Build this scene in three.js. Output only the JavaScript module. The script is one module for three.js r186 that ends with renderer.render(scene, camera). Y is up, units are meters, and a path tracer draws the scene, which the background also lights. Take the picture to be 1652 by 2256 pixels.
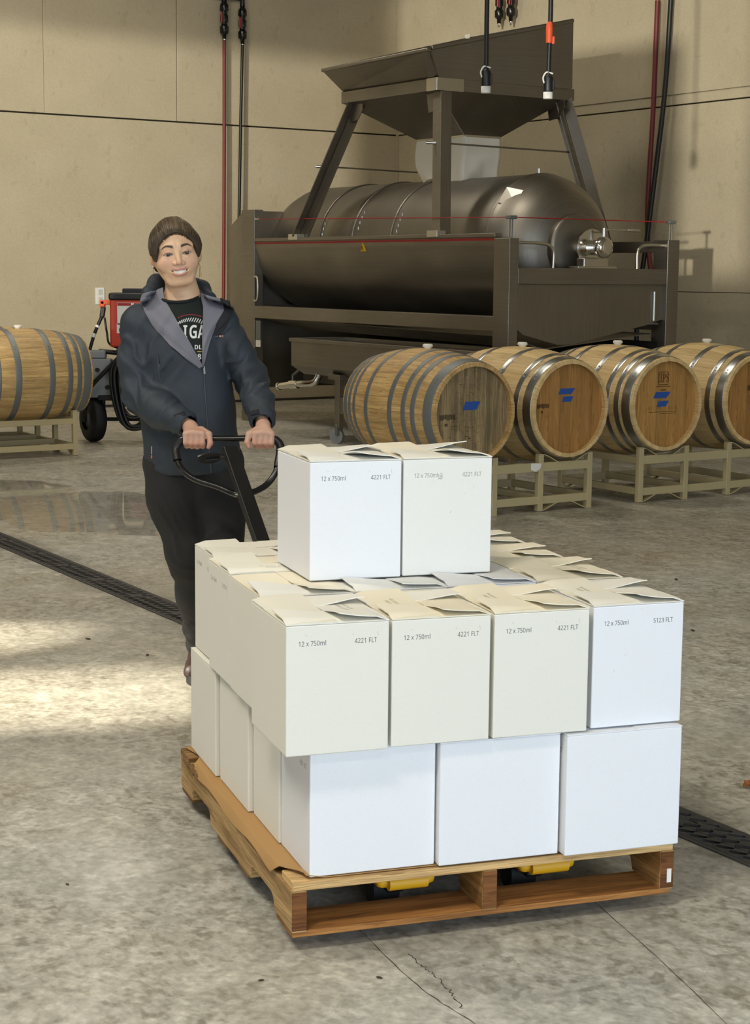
import * as THREE from 'three';
import { RoundedBoxGeometry } from 'three/addons/geometries/RoundedBoxGeometry.js';
import { mergeGeometries } from 'three/addons/utils/BufferGeometryUtils.js';
import { RectAreaLightUniformsLib } from 'three/addons/lights/RectAreaLightUniformsLib.js';

// ---------------------------------------------------------------- camera, sky, sun, large lights, exposure
const scene = new THREE.Scene();
const V = (x, y, z) => new THREE.Vector3(x, y, z);
const PI = Math.PI;
const camera = new THREE.PerspectiveCamera(33.46, 1652 / 2256, 0.05, 120);
camera.position.set(0, 1.6048, 0);
camera.rotation.set(-0.1402, 0, 0.0094);
const renderer = new THREE.WebGLRenderer({ antialias: true });
renderer.toneMapping = THREE.LinearToneMapping;
renderer.toneMappingExposure = 1.12;
renderer.shadowMap.enabled = true;
RectAreaLightUniformsLib.init();
scene.background = new THREE.Color(0.62, 0.74, 0.92);
scene.backgroundIntensity = 2.2;

// the hall has its own axes: origin in the far corner, x along the right wall towards the viewer, z along the left wall towards the viewer
const WY = 0.5811, RW = V(Math.sin(WY), 0, Math.cos(WY)), LW = V(-Math.cos(WY), 0, Math.sin(WY)), CORNER = V(0.2439, 0, -22.189), RT = WY - PI / 2;
const room = (x, y, z) => CORNER.clone().addScaledVector(RW, x).addScaledVector(LW, z).setY(y);
// the pallet has its own axes: a along its front edge to the right, b to the back
const PY = 0.3266, PU = V(Math.cos(PY), 0, -Math.sin(PY)), PD = V(-Math.sin(PY), 0, -Math.cos(PY)), P0 = V(-0.1909, 0, -3.8537);
const pal = (a, y, b) => P0.clone().addScaledVector(PU, a).addScaledVector(PD, b).setY(y);
const ROOM = { x: 26, z: 20, h: 7.2 };
const DOOR = { z0: 7.5, z1: 15.5, h: 4.6 }, WIN = { x0: 9.0, x1: 21.5, y0: 2.07, y1: 5.6, xm: 15, ym: 1.0, yt: 4.65 };

function areaLight(name, color, intensity, w, h, at, to) {
  const l = new THREE.RectAreaLight(color, intensity, w, h);
  l.name = name; l.position.copy(at); l.lookAt(to); scene.add(l);
  return l;
}
// low warm sun that comes in level through the tall window behind the viewer and strikes the right wall
const sun = new THREE.DirectionalLight(new THREE.Color(1, 0.945, 0.82), 1.72);
sun.name = 'sun_light';
sun.position.copy(room(19.3, 4.4, 19.5)); sun.target.position.copy(room(19.3 - 0.75 * 19.5, 4.4 - 0.0249 * 19.5, 0));
sun.castShadow = true; sun.shadow.mapSize.set(4096, 4096); sun.shadow.radius = 1.6;
Object.assign(sun.shadow.camera, { left: -14, right: 14, top: 8, bottom: -8, near: 0.1, far: 40 });
scene.add(sun, sun.target);
// daylight of the open roll-up door behind the viewer
areaLight('door_daylight', new THREE.Color(0.71, 0.855, 1.0), 4.9, DOOR.z1 - DOOR.z0 - 0.3, DOOR.h - 0.3, room(ROOM.x - 0.25, DOOR.h / 2, (DOOR.z0 + DOOR.z1) / 2), room(0, DOOR.h / 2, (DOOR.z0 + DOOR.z1) / 2));
const LAMP = { L: 52, color: new THREE.Color(1, 0.93, 0.8), w: 1.5, d: 0.6 };
const LAMPS = [[3.2, 5.2, 'over the left end of the press', 0.45], [7.4, 5.6, 'over the right row of barrels', 0.42], [11, 13.2, 'over the left end of the drain', 1.3], [17, 13.6, 'left of the pallet', 1.3], [22, 15, 'nearest the roll-up door', 1]];
// two wall floodlights that throw the pools on the floor at the left: [fixture, aim, cone radius in radians, power]
const FLOODS = [[room(9.4, 5.6, 18.9), room(12.5, 0, 9.95), 0.054, 1450, 'lower'], [room(10.8, 5.6, 18.9), room(11.35, 0, 9.98), 0.04, 1250, 'upper']];

// ---------------------------------------------------------------- helpers
let seed = 7;
const rnd = () => { seed = (seed * 1664525 + 1013904223) >>> 0; return seed / 4294967296; };
const rr = (a, b) => a + (b - a) * rnd();
const names = {};
function numbered(n) { const k = (names[n] = (names[n] ?? -1) + 1); return k ? n + '_' + String(k).padStart(3, '0') : n; }
function tag(o, label, category, group) { Object.assign(o.userData, { label, category }); if (group) o.userData.group = group; return o; }
function thing(name, label, category, at, turn = 0, group) {
  const g = new THREE.Group(); g.name = numbered(name); g.position.copy(at); g.rotation.y = turn; scene.add(g);
  return tag(g, label, category, group);
}
function part(name, geo, mat, parent, label) {
  const g = Array.isArray(geo) ? mg(geo) : geo, m = new THREE.Mesh(g, mat);
  m.name = name; m.castShadow = m.receiveShadow = true; parent.add(m);
  if (label) m.userData.label = label;
  return m;
}
function struct(name, geo, mat) { const m = part(numbered(name), geo, mat, scene); m.userData.kind = 'structure'; return m; }
function mg(list) {
  const out = list.map((g) => {
    const q = g.index ? g.toNonIndexed() : g.clone();
    for (const k of Object.keys(q.attributes)) if (!['position', 'normal', 'uv'].includes(k)) q.deleteAttribute(k);
    if (!q.attributes.uv) q.setAttribute('uv', new THREE.BufferAttribute(new Float32Array(q.attributes.position.count * 2), 2));
    q.clearGroups(); q.morphAttributes = {};
    return q;
  });
  return out.length === 1 ? out[0] : mergeGeometries(out);
}
// uv in metres from the axis that a face looks along
function uvm(g, s = 1, ox = 0, oy = 0, swap = false) {
  const q = g.index ? g.toNonIndexed() : g, p = q.attributes.position, uv = new Float32Array(p.count * 2);
  for (let i = 0; i < p.count; i += 3) {
    const a = V().fromBufferAttribute(p, i), b = V().fromBufferAttribute(p, i + 1), c = V().fromBufferAttribute(p, i + 2);
    const n = b.clone().sub(a).cross(c.clone().sub(a)), ax = Math.abs(n.x), ay = Math.abs(n.y), az = Math.abs(n.z);
    [a, b, c].forEach((v, k) => {
      let u, w;
      if (ay >= ax && ay >= az) { u = v.x; w = v.z; } else if (ax >= az) { u = v.z; w = v.y; } else { u = v.x; w = v.y; }
      if (swap) [u, w] = [w, u];
      uv[(i + k) * 2] = u * s + ox; uv[(i + k) * 2 + 1] = w * s + oy;
    });
  }
  q.setAttribute('uv', new THREE.BufferAttribute(uv, 2));
  return q;
}
function bx(w, h, d, x = 0, y = 0, z = 0, r = 0.004, seg = 1) {
  const g = r > 0 ? new RoundedBoxGeometry(w, h, d, seg, Math.min(r, w / 2.1, h / 2.1, d / 2.1)) : new THREE.BoxGeometry(w, h, d);
  g.translate(x, y, z); return uvm(g);
}
function bar(p, q, w, h, r = 0.004) { // a square bar from p to q, h measured upwards
  const d = q.clone().sub(p), len = d.length(), g = r > 0 ? new RoundedBoxGeometry(w, h, len, 1, Math.min(r, w / 2.1, h / 2.1)) : new THREE.BoxGeometry(w, h, len);
  const u = uvm(g), m = new THREE.Matrix4(), up = Math.abs(d.y) / len > 0.95 ? V(0, 0, 1) : V(0, 1, 0);
  m.lookAt(q, p, up); m.setPosition(p.clone().add(q).multiplyScalar(0.5)); u.applyMatrix4(m); return u;
}
function tube(pts, r, seg = 24, rad = 10, closed = false, tension = 0.5) { return new THREE.TubeGeometry(new THREE.CatmullRomCurve3(pts, closed, 'catmullrom', tension), seg, r, rad, closed); }
function rod(p, q, r, rad = 12, r2 = r) {
  const d = q.clone().sub(p), g = new THREE.CylinderGeometry(r2, r, d.length(), rad);
  g.applyQuaternion(new THREE.Quaternion().setFromUnitVectors(V(0, 1, 0), d.clone().normalize())); g.translate((p.x + q.x) / 2, (p.y + q.y) / 2, (p.z + q.z) / 2); return g;
}
function lathe(pts, seg = 32) { return new THREE.LatheGeometry(pts.map(([r, y]) => new THREE.Vector2(r, y)), seg); }
function plate(pts, t) { // a flat convex plate of thickness t behind the given outline
  const n = V().subVectors(pts[1], pts[0]).cross(V().subVectors(pts[2], pts[0])).normalize(), N = pts.length, pos = [];
  const u = V().subVectors(pts[1], pts[0]).normalize(), w = n.clone().cross(u), uv = [];
  const back = pts.map((p) => p.clone().addScaledVector(n, -t));
  const tri = (a, b, c) => { for (const p of [a, b, c]) { pos.push(p.x, p.y, p.z); uv.push(p.dot(u), p.dot(w)); } };
  for (let i = 1; i < N - 1; i++) { tri(pts[0], pts[i], pts[i + 1]); tri(back[0], back[i + 1], back[i]); }
  for (let i = 0; i < N; i++) { const j = (i + 1) % N; tri(pts[i], back[i], back[j]); tri(pts[i], back[j], pts[j]); }
  const g = new THREE.BufferGeometry(); g.setAttribute('position', new THREE.Float32BufferAttribute(pos, 3)); g.setAttribute('uv', new THREE.Float32BufferAttribute(uv, 2)); g.computeVertexNormals(); return g;
}
function grid(nu, nv, f, uvf) { // smooth sheet of nu x nv quads
  const pos = [], uv = [], idx = [];
  for (let j = 0; j <= nv; j++) for (let i = 0; i <= nu; i++) { const p = f(i / nu, j / nv); pos.push(p.x, p.y, p.z); const t = uvf ? uvf(i / nu, j / nv) : [i / nu, j / nv]; uv.push(t[0], t[1]); }
  for (let j = 0; j < nv; j++) for (let i = 0; i < nu; i++) { const a = j * (nu + 1) + i, b = a + 1, c = a + nu + 1, d = c + 1; idx.push(a, b, d, a, d, c); }
  const g = new THREE.BufferGeometry(); g.setAttribute('position', new THREE.Float32BufferAttribute(pos, 3)); g.setAttribute('uv', new THREE.Float32BufferAttribute(uv, 2)); g.setIndex(idx); g.computeVertexNormals(); return g;
}
function sheet(nu, nv, f, t, uvf) { // the same with thickness t along its normal; faces smooth, rims flat
  const top = grid(nu, nv, f, uvf), n = top.attributes.normal, p = top.attributes.position, W = nu + 1, u0 = top.attributes.uv, ix = top.index.array, pos = [], nor = [], uv = [];
  const put = (i, k, m) => { pos.push(p.getX(i) - k * t * n.getX(i), p.getY(i) - k * t * n.getY(i), p.getZ(i) - k * t * n.getZ(i)); uv.push(u0.getX(i), u0.getY(i)); if (m) nor.push(m.x, m.y, m.z); else { const s = k ? -1 : 1; nor.push(s * n.getX(i), s * n.getY(i), s * n.getZ(i)); } };
  for (let i = 0; i < ix.length; i += 3) { put(ix[i], 0); put(ix[i + 1], 0); put(ix[i + 2], 0); put(ix[i], 1); put(ix[i + 2], 1); put(ix[i + 1], 1); }
  const edge = []; for (let i = 0; i < nu; i++) edge.push([i + 1, i], [nv * W + i, nv * W + i + 1]); for (let j = 0; j < nv; j++) edge.push([j * W, (j + 1) * W], [(j + 1) * W + nu, j * W + nu]);
  const P = (i) => V().fromBufferAttribute(p, i), Nn = (i) => V().fromBufferAttribute(n, i);
  for (const [a, b] of edge) { const m = P(b).sub(P(a)).cross(Nn(a).negate()).normalize(); put(a, 0, m); put(b, 0, m); put(b, 1, m); put(a, 0, m); put(b, 1, m); put(a, 1, m); }
  const g = new THREE.BufferGeometry(); g.setAttribute('position', new THREE.Float32BufferAttribute(pos, 3)); g.setAttribute('normal', new THREE.Float32BufferAttribute(nor, 3)); g.setAttribute('uv', new THREE.Float32BufferAttribute(uv, 2)); return g;
}
function extrude(pts, depth, bevel = 0, holes = []) {
  const s = new THREE.Shape(pts.map((p) => new THREE.Vector2(p[0], p[1])));
  for (const h of holes) s.holes.push(new THREE.Path(h.map((p) => new THREE.Vector2(p[0], p[1]))));
  return new THREE.ExtrudeGeometry(s, { depth, bevelEnabled: bevel > 0, bevelSize: bevel, bevelThickness: bevel, bevelSegments: 1, steps: 1 });
}
// ---------------------------------------------------------------- noise and textures
const H = (x, y, s) => { let h = (Math.imul(x, 374761393) + Math.imul(y, 668265263) + Math.imul(s, 2246822519)) | 0; h = Math.imul(h ^ (h >>> 13), 1274126177); return ((h ^ (h >>> 16)) >>> 0) / 4294967296; };
function vn(x, y, px, py, s) { // value noise, periodic in px, py cells
  const xi = Math.floor(x), yi = Math.floor(y), fx = x - xi, fy = y - yi, u = fx * fx * (3 - 2 * fx), v = fy * fy * (3 - 2 * fy);
  const m = (a, n) => ((a % n) + n) % n, x0 = m(xi, px), x1 = m(xi + 1, px), y0 = m(yi, py), y1 = m(yi + 1, py);
  const a = H(x0, y0, s), b = H(x1, y0, s), c = H(x0, y1, s), d = H(x1, y1, s);
  return a + (b - a) * u + (c - a) * v + (a - b - c + d) * u * v;
}
function fbm(x, y, px, py, o, s) { let t = 0, a = 0.5, n = 0; for (let i = 0; i < o; i++) { t += a * vn(x, y, px, py, s + i); n += a; x *= 2; y *= 2; px *= 2; py *= 2; a *= 0.5; } return t / n; }
const clamp = (x, a = 0, b = 1) => Math.min(b, Math.max(a, x)), ss = (a, b, x) => { const t = clamp((x - a) / (b - a)); return t * t * (3 - 2 * t); }, mix = (a, b, t) => a + (b - a) * t;
function dataTex(w, h, f, srgb, rx = 1, ry = 1) {
  const d = new Uint8Array(w * h * 4);
  for (let y = 0; y < h; y++) for (let x = 0; x < w; x++) { const c = f(x / w, y / h), i = (y * w + x) * 4; d[i] = clamp(c[0], 0, 255); d[i + 1] = clamp(c[1], 0, 255); d[i + 2] = clamp(c[2], 0, 255); d[i + 3] = 255; }
  const t = new THREE.DataTexture(d, w, h); t.wrapS = t.wrapT = THREE.RepeatWrapping; t.magFilter = THREE.LinearFilter; t.minFilter = THREE.LinearMipmapLinearFilter; t.generateMipmaps = true;
  if (srgb) t.colorSpace = THREE.SRGBColorSpace; t.repeat.set(rx, ry); t.needsUpdate = true; return t;
}
function canvasTex(w, h, draw) {
  const c = document.createElement('canvas'); c.width = w; c.height = h; draw(c.getContext('2d'), w, h);
  const t = new THREE.CanvasTexture(c); t.colorSpace = THREE.SRGBColorSpace; t.magFilter = THREE.LinearFilter; t.anisotropy = 8; return t;
}
const std = (color, roughness = 0.6, metalness = 0, more = {}) => new THREE.MeshStandardMaterial({ color, roughness, metalness, ...more });
const gray = (v) => [v, v, v];
// concrete, 2.4 m a tile
const concreteMap = dataTex(1792, 1792, (u, v) => {
  const big = fbm(u * 4, v * 4, 4, 4, 4, 11), warp = fbm(u * 9, v * 9, 9, 9, 3, 31), wx = warp * 2, wy = fbm(u * 14, v * 14, 14, 14, 2, 37) * 2;
  const mid = fbm(u * 44 + wx, v * 48 + wy, 44, 48, 4, 57), fine = fbm(u * 150 + wy, v * 170 + wx, 150, 170, 3, 91), grit = H(Math.floor(u * 1792), Math.floor(v * 1792), 5) - 0.5;
  const wisp = ss(0.48, 0.76, fbm(u * 84 + wx * 2, v * 120 + wy * 2, 84, 120, 3, 123)) * ss(0.36, 0.62, fbm(u * 8 + wy, v * 8 + wx, 8, 8, 4, 141)), pale = ss(0.56, 0.74, fbm(u * 34 + wy, v * 34 + wx, 34, 34, 4, 161));
  const k = 182 + (big - 0.5) * 26 + (mid - 0.5) * 46 + (fine - 0.5) * 60 + grit * 12 - wisp * 26 + pale * 14, brown = ss(0.46, 0.68, big) * 0.5 + wisp * 0.5;
  return [k - brown * 2, k - 1 - brown * 6, k - 9 - brown * 11];
}, true, 1 / 2.4, 1 / 2.4);
const concreteBump = dataTex(768, 768, (u, v) => gray(128 + (fbm(u * 22, v * 22, 22, 22, 4, 57) - 0.5) * 90 + (fbm(u * 110, v * 110, 110, 110, 2, 91) - 0.5) * 110), false, 1 / 2.4, 1 / 2.4);
const concreteRough = dataTex(768, 768, (u, v) => gray(255 * clamp(0.42 + (fbm(u * 5, v * 5, 5, 5, 5, 301) - 0.5) * 0.5 + (fbm(u * 60, v * 60, 60, 60, 2, 91) - 0.5) * 0.2, 0.16, 0.9)), false, 1 / 2.4, 1 / 2.4);
const plasterMap = dataTex(768, 768, (u, v) => { const k = (fbm(u * 5, v * 5, 5, 5, 4, 8) - 0.5) * 11 + (fbm(u * 160, v * 160, 160, 160, 2, 18) - 0.5) * 13 - ss(0.72, 0.8, fbm(u * 24, v * 18, 24, 18, 3, 77)) * 7; return [186 + k, 174 + k, 147 + k]; }, true, 0.5, 0.5);
const plasterBump = dataTex(512, 512, (u, v) => gray(128 + (fbm(u * 90, v * 90, 90, 90, 3, 44) - 0.5) * 160), false, 1, 1);
// wood: grain runs along u; 1 tile = 1.2 m x 0.3 m
const woodTex = (a, b, s, contrast = 1) => dataTex(1024, 512, (u, v) => {
  const w = fbm(u * 3, v * 6, 3, 6, 3, s), g = fbm(u * 6, v * 90 + w * 14, 6, 90, 4, s + 9), f = fbm(u * 30, v * 240, 30, 240, 2, s + 21), k = fbm(u * 5, v * 8, 5, 8, 3, s + 40), spot = ss(0.7, 0.82, fbm(u * 14, v * 16, 14, 16, 3, s + 50));
  const t = clamp(0.5 + ((g - 0.5) * 1.1 + (f - 0.5) * 0.6 + (k - 0.5) * 1.0) * contrast - spot * 0.45);
  return [mix(a[0], b[0], t), mix(a[1], b[1], t), mix(a[2], b[2], t)];
}, true, 1 / 1.2, 1 / 0.3);
const oakMap = woodTex([192, 160, 106], [230, 202, 146], 3, 0.8), oldOakMap = woodTex([166, 142, 98], [226, 200, 150], 61, 1.15), headMap = woodTex([150, 118, 70], [196, 162, 106], 133, 0.8), headOldMap = woodTex([112, 96, 68], [166, 144, 102], 171, 1.5), palletMap = woodTex([160, 134, 98], [236, 212, 170], 211, 1.1);
const steelMap = dataTex(512, 512, (u, v) => { const k = 205 + (fbm(u * 6, v * 256, 6, 256, 2, 5) - 0.5) * 14 + (fbm(u * 4, v * 4, 4, 4, 3, 15) - 0.5) * 22; return [k, k - 3, k - 8]; }, true, 0.6, 0.6);
const steelRough = dataTex(512, 512, (u, v) => gray(255 * clamp(0.46 + (fbm(u * 5, v * 256, 5, 256, 2, 25) - 0.5) * 0.1 + (fbm(u * 5, v * 5, 5, 5, 4, 35) - 0.5) * 0.2)), false, 0.6, 0.6);
const M = {
  plaster: std(0xffffff, 0.85, 0, { map: plasterMap, bumpMap: plasterBump, bumpScale: 0.0012 }),
  dark: std(0x0d0d0c, 0.8), joint: std(0x2c261d, 0.9), black: std(0x141416, 0.42), rubber: std(0x121213, 0.65), blackGloss: std(0x101012, 0.25),
  steel: std(new THREE.Color(0.47, 0.445, 0.405), 1, 1, { map: steelMap, roughnessMap: steelRough }),
  steelLight: std(new THREE.Color(0.62, 0.59, 0.53), 0.3, 1), chrome: std(new THREE.Color(0.72, 0.7, 0.66), 0.14, 1), galv: std(new THREE.Color(0.2, 0.21, 0.205), 0.55, 0.55), hoopShiny: std(new THREE.Color(0.42, 0.43, 0.42), 0.3, 1),
  rust: std(0x7a4a28, 0.8), tan: std(0xb5a67e, 0.6), red: std(0xa51a20, 0.5), redHose: std(0x6e2523, 0.5), orangeRed: std(0xc23a1c, 0.45), orange: std(0xe2582a, 0.5), yellow: std(0xd9a516, 0.5),
  white: std(0xe8e6e0, 0.5), cloth: std(0xf3eddc, 0.9), grey: std(0x8c9092, 0.5), tape: std(0x1f4f9e, 0.6), kraft: std(0xb08a57, 0.85), silicone: std(0xe6e2d6, 0.5),
  cast: std(0x454340, 0.65, 0.3), cord: std(0x0f1012, 0.45),
};

// ---------------------------------------------------------------- the hall
function local(g) { g.rotateY(RT); g.translate(CORNER.x, 0, CORNER.z); return g; } // room axes -> world
const rbox = (x0, x1, y0, y1, z0, z1, r = 0) => bx(x1 - x0, y1 - y0, z1 - z0, (x0 + x1) / 2, (y0 + y1) / 2, (z0 + z1) / 2, r);
const drainZ = (x) => 8.74 + 0.035 * (x - 8.8), DW = 0.095;
{
  const slab = (za, zb, nv) => {
    const g = grid(200, nv, (u, v) => { const x = -0.3 + u * 26.6, a = za(x), b = zb(x); return V(x, 0, mix(b, a, v)); }, (u, v) => { const x = -0.3 + u * 26.6; return [x, mix(zb(x), za(x), v)]; });
    const side = grid(200, 1, (u, v) => { const x = -0.3 + u * 26.6; return V(x, -0.12 * v, za(x) > 0 ? za(x) : zb(x)); }, (u, v) => [u * 26.6, v * 0.12]);
    return [g, side];
  };
  const parts = [...slab(() => -0.3, (x) => drainZ(x) - DW, 70), ...slab((x) => drainZ(x) + DW, () => 20.3, 90), rbox(-0.3, 26.3, -0.3, -0.12, -0.3, 20.3)];
  const g = mg(parts), p = g.attributes.position, col = new Float32Array(p.count * 3);
  for (let i = 0; i < p.count; i++) {
    const x = p.getX(i), z = p.getZ(i), n = fbm(x * 0.55 + 5, z * 0.55, 64, 64, 4, 401), m = fbm(x * 1.6, z * 1.6 + 3, 64, 64, 4, 431), s = ss(0.56, 0.72, m);
    const k0 = 0.9 + (n - 0.5) * 0.36 - s * 0.08, t = ss(0.45, 0.6, n), dirt = ss(0.13, 0.09, Math.abs(z - drainZ(x))) * ss(0.35, 0.6, fbm(x * 9, z * 3, 512, 512, 3, 77));
    const k = k0 * (1 - 0.45 * dirt); col[i * 3] = k; col[i * 3 + 1] = k * mix(0.965, 0.99, t); col[i * 3 + 2] = k * mix(0.9, 0.965, t);
  }
  g.setAttribute('color', new THREE.BufferAttribute(col, 3));
  struct('floor', local(g), std(0xffffff, 1, 0, { map: concreteMap, vertexColors: true, bumpMap: concreteBump, bumpScale: 0.0016, roughnessMap: concreteRough }));
}
const floorMesh = scene.getObjectByName('floor');
{ // hairline cracks: dark broken slivers in the slab
  const crackMat = std(0x3b352b, 0.95);
  const crack = (pts, w, jj) => {
    const c = new THREE.CatmullRomCurve3(pts.map(([x, z]) => V(x, 0, z))), N = 46, jag = Array.from({ length: N + 1 }, () => rr(-0.006, 0.006) * jj), wid = Array.from({ length: N + 1 }, () => rr(0.25, 1) * w);
    part('crack', grid(N, 1, (u, v) => { const k = Math.round(u * N), p = c.getPoint(u), t = c.getTangent(u); return V(p.x + -t.z * (jag[k] + (v - 0.5) * wid[k]), 0.0012, p.z + t.x * (jag[k] + (v - 0.5) * wid[k])); }), crackMat, floorMesh);
  };
  crack([[-0.03, -4.01], [-0.002, -3.941], [0.117, -3.66], [0.24, -3.46], [0.3, -3.35]], 0.0026, 0.3); crack([[0.09, -3.862], [0.115, -3.8], [0.15, -3.735], [0.187, -3.624], [0.2, -3.56]], 0.0034, 0.9); crack([[0.55, -4.3], [0.596, -4.139], [0.681, -3.847], [0.771, -3.495], [0.82, -3.3]], 0.0024, 0.12);
}
{ // thin films of water on the slab at the left
  const water = new THREE.MeshPhysicalMaterial({ color: 0xffffff, roughness: 0.04, transmission: 1, thickness: 0, ior: 1.33 });
  const pool = (cx, cz, rx, rz, s) => {
    const N = 64, pts = []; for (let i = 0; i < N; i++) { const a = (i / N) * 2 * PI, r = 0.5 + 0.75 * fbm(2 + Math.cos(a) * 1.6 + s, 2 + Math.sin(a) * 1.6, 64, 64, 4, s); pts.push(V(cx + Math.cos(a) * rx * r, 0.0025, cz + Math.sin(a) * rz * r)); }
    const pos = [], idx = []; pos.push(cx, 0.0025, cz); for (const p of pts) pos.push(p.x, p.y, p.z); for (let i = 0; i < N; i++) idx.push(0, 1 + ((i + 1) % N), 1 + i);
    const g = new THREE.BufferGeometry(); g.setAttribute('position', new THREE.Float32BufferAttribute(pos, 3)); g.setIndex(idx); g.computeVertexNormals(); struct('puddle', mg([g]), water);
  };
  pool(-2.0, -11.4, 0.75, 1.0, 7); pool(-1.45, -10.6, 0.62, 0.42, 15); pool(-3.0, -12.2, 0.9, 0.9, 23);
}
{ // walls: backing slabs with proud panels, the joints between them are gaps
  const P = (mesh, name, x0, x1, y0, y1, z0, z1) => part(name, local(rbox(x0, x1, y0, y1, z0, z1, 0.004)), M.plaster, mesh);
  const left = struct('wall_left', local(rbox(-0.35, -0.03, 0, ROOM.h, -0.35, 20.35)), M.joint);
  for (const [a, b] of [[0.012, 6.8], [6.804, 13.6], [13.604, 20]]) P(left, 'panel', -0.03, 0, 0, 3.318, a, b);
  for (const [a, b] of [[0.012, 3.128], [3.136, 4.786], [4.789, 8.2], [8.206, 12], [12.006, 20]]) P(left, 'panel', -0.03, 0.012, 3.334, ROOM.h, a, b);
  const right = struct('wall_right', local(rbox(-0.35, 26.35, 0, ROOM.h, -0.35, -0.03)), M.joint);
  for (const [a, b] of [[0.012, 8.2], [8.206, 16], [16.006, 26]]) { P(right, 'panel', a, b, 1.43, 3.318, -0.03, 0); P(right, 'panel', a, b, 0, 1.424, -0.03, 0.012); P(right, 'panel', a, b, 3.33, 3.43, -0.03, 0.015); }
  for (const [a, b] of [[0.012, 10.2], [10.206, 18], [18.006, 26]]) P(right, 'panel', a, b, 3.43, ROOM.h, -0.03, 0.04);
  struct('trim_1', local(rbox(0.0, 0.03, 0, ROOM.h, 0.0, 0.03, 0.004)), std(0xb8a98a, 0.6));
  struct('baseboard_left', local(rbox(0, 0.012, 0, 0.03, 0.03, 20)), std(0x3a3428, 0.7));
  struct('wall_back', local(mg([rbox(-0.35, WIN.x0, 0, ROOM.h, 20, 20.35), rbox(WIN.x1, 26.35, 0, ROOM.h, 20, 20.35), rbox(WIN.xm, WIN.x1, 0, WIN.y0, 20, 20.35), rbox(WIN.x0, WIN.xm, 0, WIN.ym, 20, 20.35), rbox(WIN.xm, WIN.x1, WIN.y1, ROOM.h, 20, 20.35), rbox(WIN.x0, WIN.xm, WIN.yt, ROOM.h, 20, 20.35)])), M.plaster);
  struct('wall_front', local(mg([rbox(26, 26.35, 0, ROOM.h, -0.35, DOOR.z0), rbox(26, 26.35, 0, ROOM.h, DOOR.z1, 20.35), rbox(26, 26.35, DOOR.h, ROOM.h, DOOR.z0, DOOR.z1)])), M.plaster);
  struct('window_1', local(mg([rbox(WIN.x0 - 0.05, WIN.x0, WIN.ym, WIN.yt, 19.95, 20.1), rbox(WIN.x1, WIN.x1 + 0.05, WIN.y0, WIN.y1, 19.95, 20.1), rbox(WIN.xm, WIN.x1 + 0.05, WIN.y1, WIN.y1 + 0.05, 19.95, 20.1), rbox(WIN.x0 - 0.05, WIN.xm, WIN.yt, WIN.yt + 0.05, 19.95, 20.1), rbox(WIN.xm, WIN.x1 + 0.05, WIN.y0 - 0.05, WIN.y0, 19.95, 20.15), rbox(WIN.x0 - 0.05, WIN.xm, WIN.ym - 0.05, WIN.ym, 19.95, 20.15)])), M.grey);
  struct('door_1', local(mg([rbox(25.9, 26.1, 0, DOOR.h, DOOR.z0 - 0.1, DOOR.z0), rbox(25.9, 26.1, 0, DOOR.h, DOOR.z1, DOOR.z1 + 0.1), bx(0.5, 0.5, DOOR.z1 - DOOR.z0, 25.7, DOOR.h + 0.3, (DOOR.z0 + DOOR.z1) / 2, 0.2)])), M.grey);
  struct('ceiling', local(rbox(-0.35, 26.35, ROOM.h, ROOM.h + 0.3, -0.35, 20.35)), std(0xb9b2a2, 0.9));
  struct('ground', local(mg([rbox(26.35, 60, -0.4, -0.06, -30, 60), rbox(-30, 26.35, -0.4, -0.06, 20.35, 60)])), std(0x77736a, 0.9));
}
{ // a tall fermenting tank by the window, which keeps the low sun off the press
  const o = thing('fermenting_tank', 'tall round stainless fermenting tank standing near the window behind the viewer', 'tank', room(15.4, 0, 17.4), RT);
  part('shell', lathe([[0, 0.5], [1.6, 0.45], [2.27, 0.5], [2.3, 0.56], [2.3, 4.28], [2.27, 4.35], [0, 4.37]], 64), M.steelLight, o);
  for (const a of [0.6, 2.2, 3.8, 5.4]) part('leg', rod(V(1.9 * Math.cos(a), 0, 1.9 * Math.sin(a)), V(1.9 * Math.cos(a), 0.52, 1.9 * Math.sin(a)), 0.06, 12), M.steelLight, o);
  part('manway', [rod(V(2.1, 0.9, -0.6), V(2.35, 0.9, -0.66), 0.28, 24)], M.chrome, o);
}
const LY = (x) => (x < 4 ? 6.0 : 6.7); // the one by the left wall hangs lower
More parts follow.
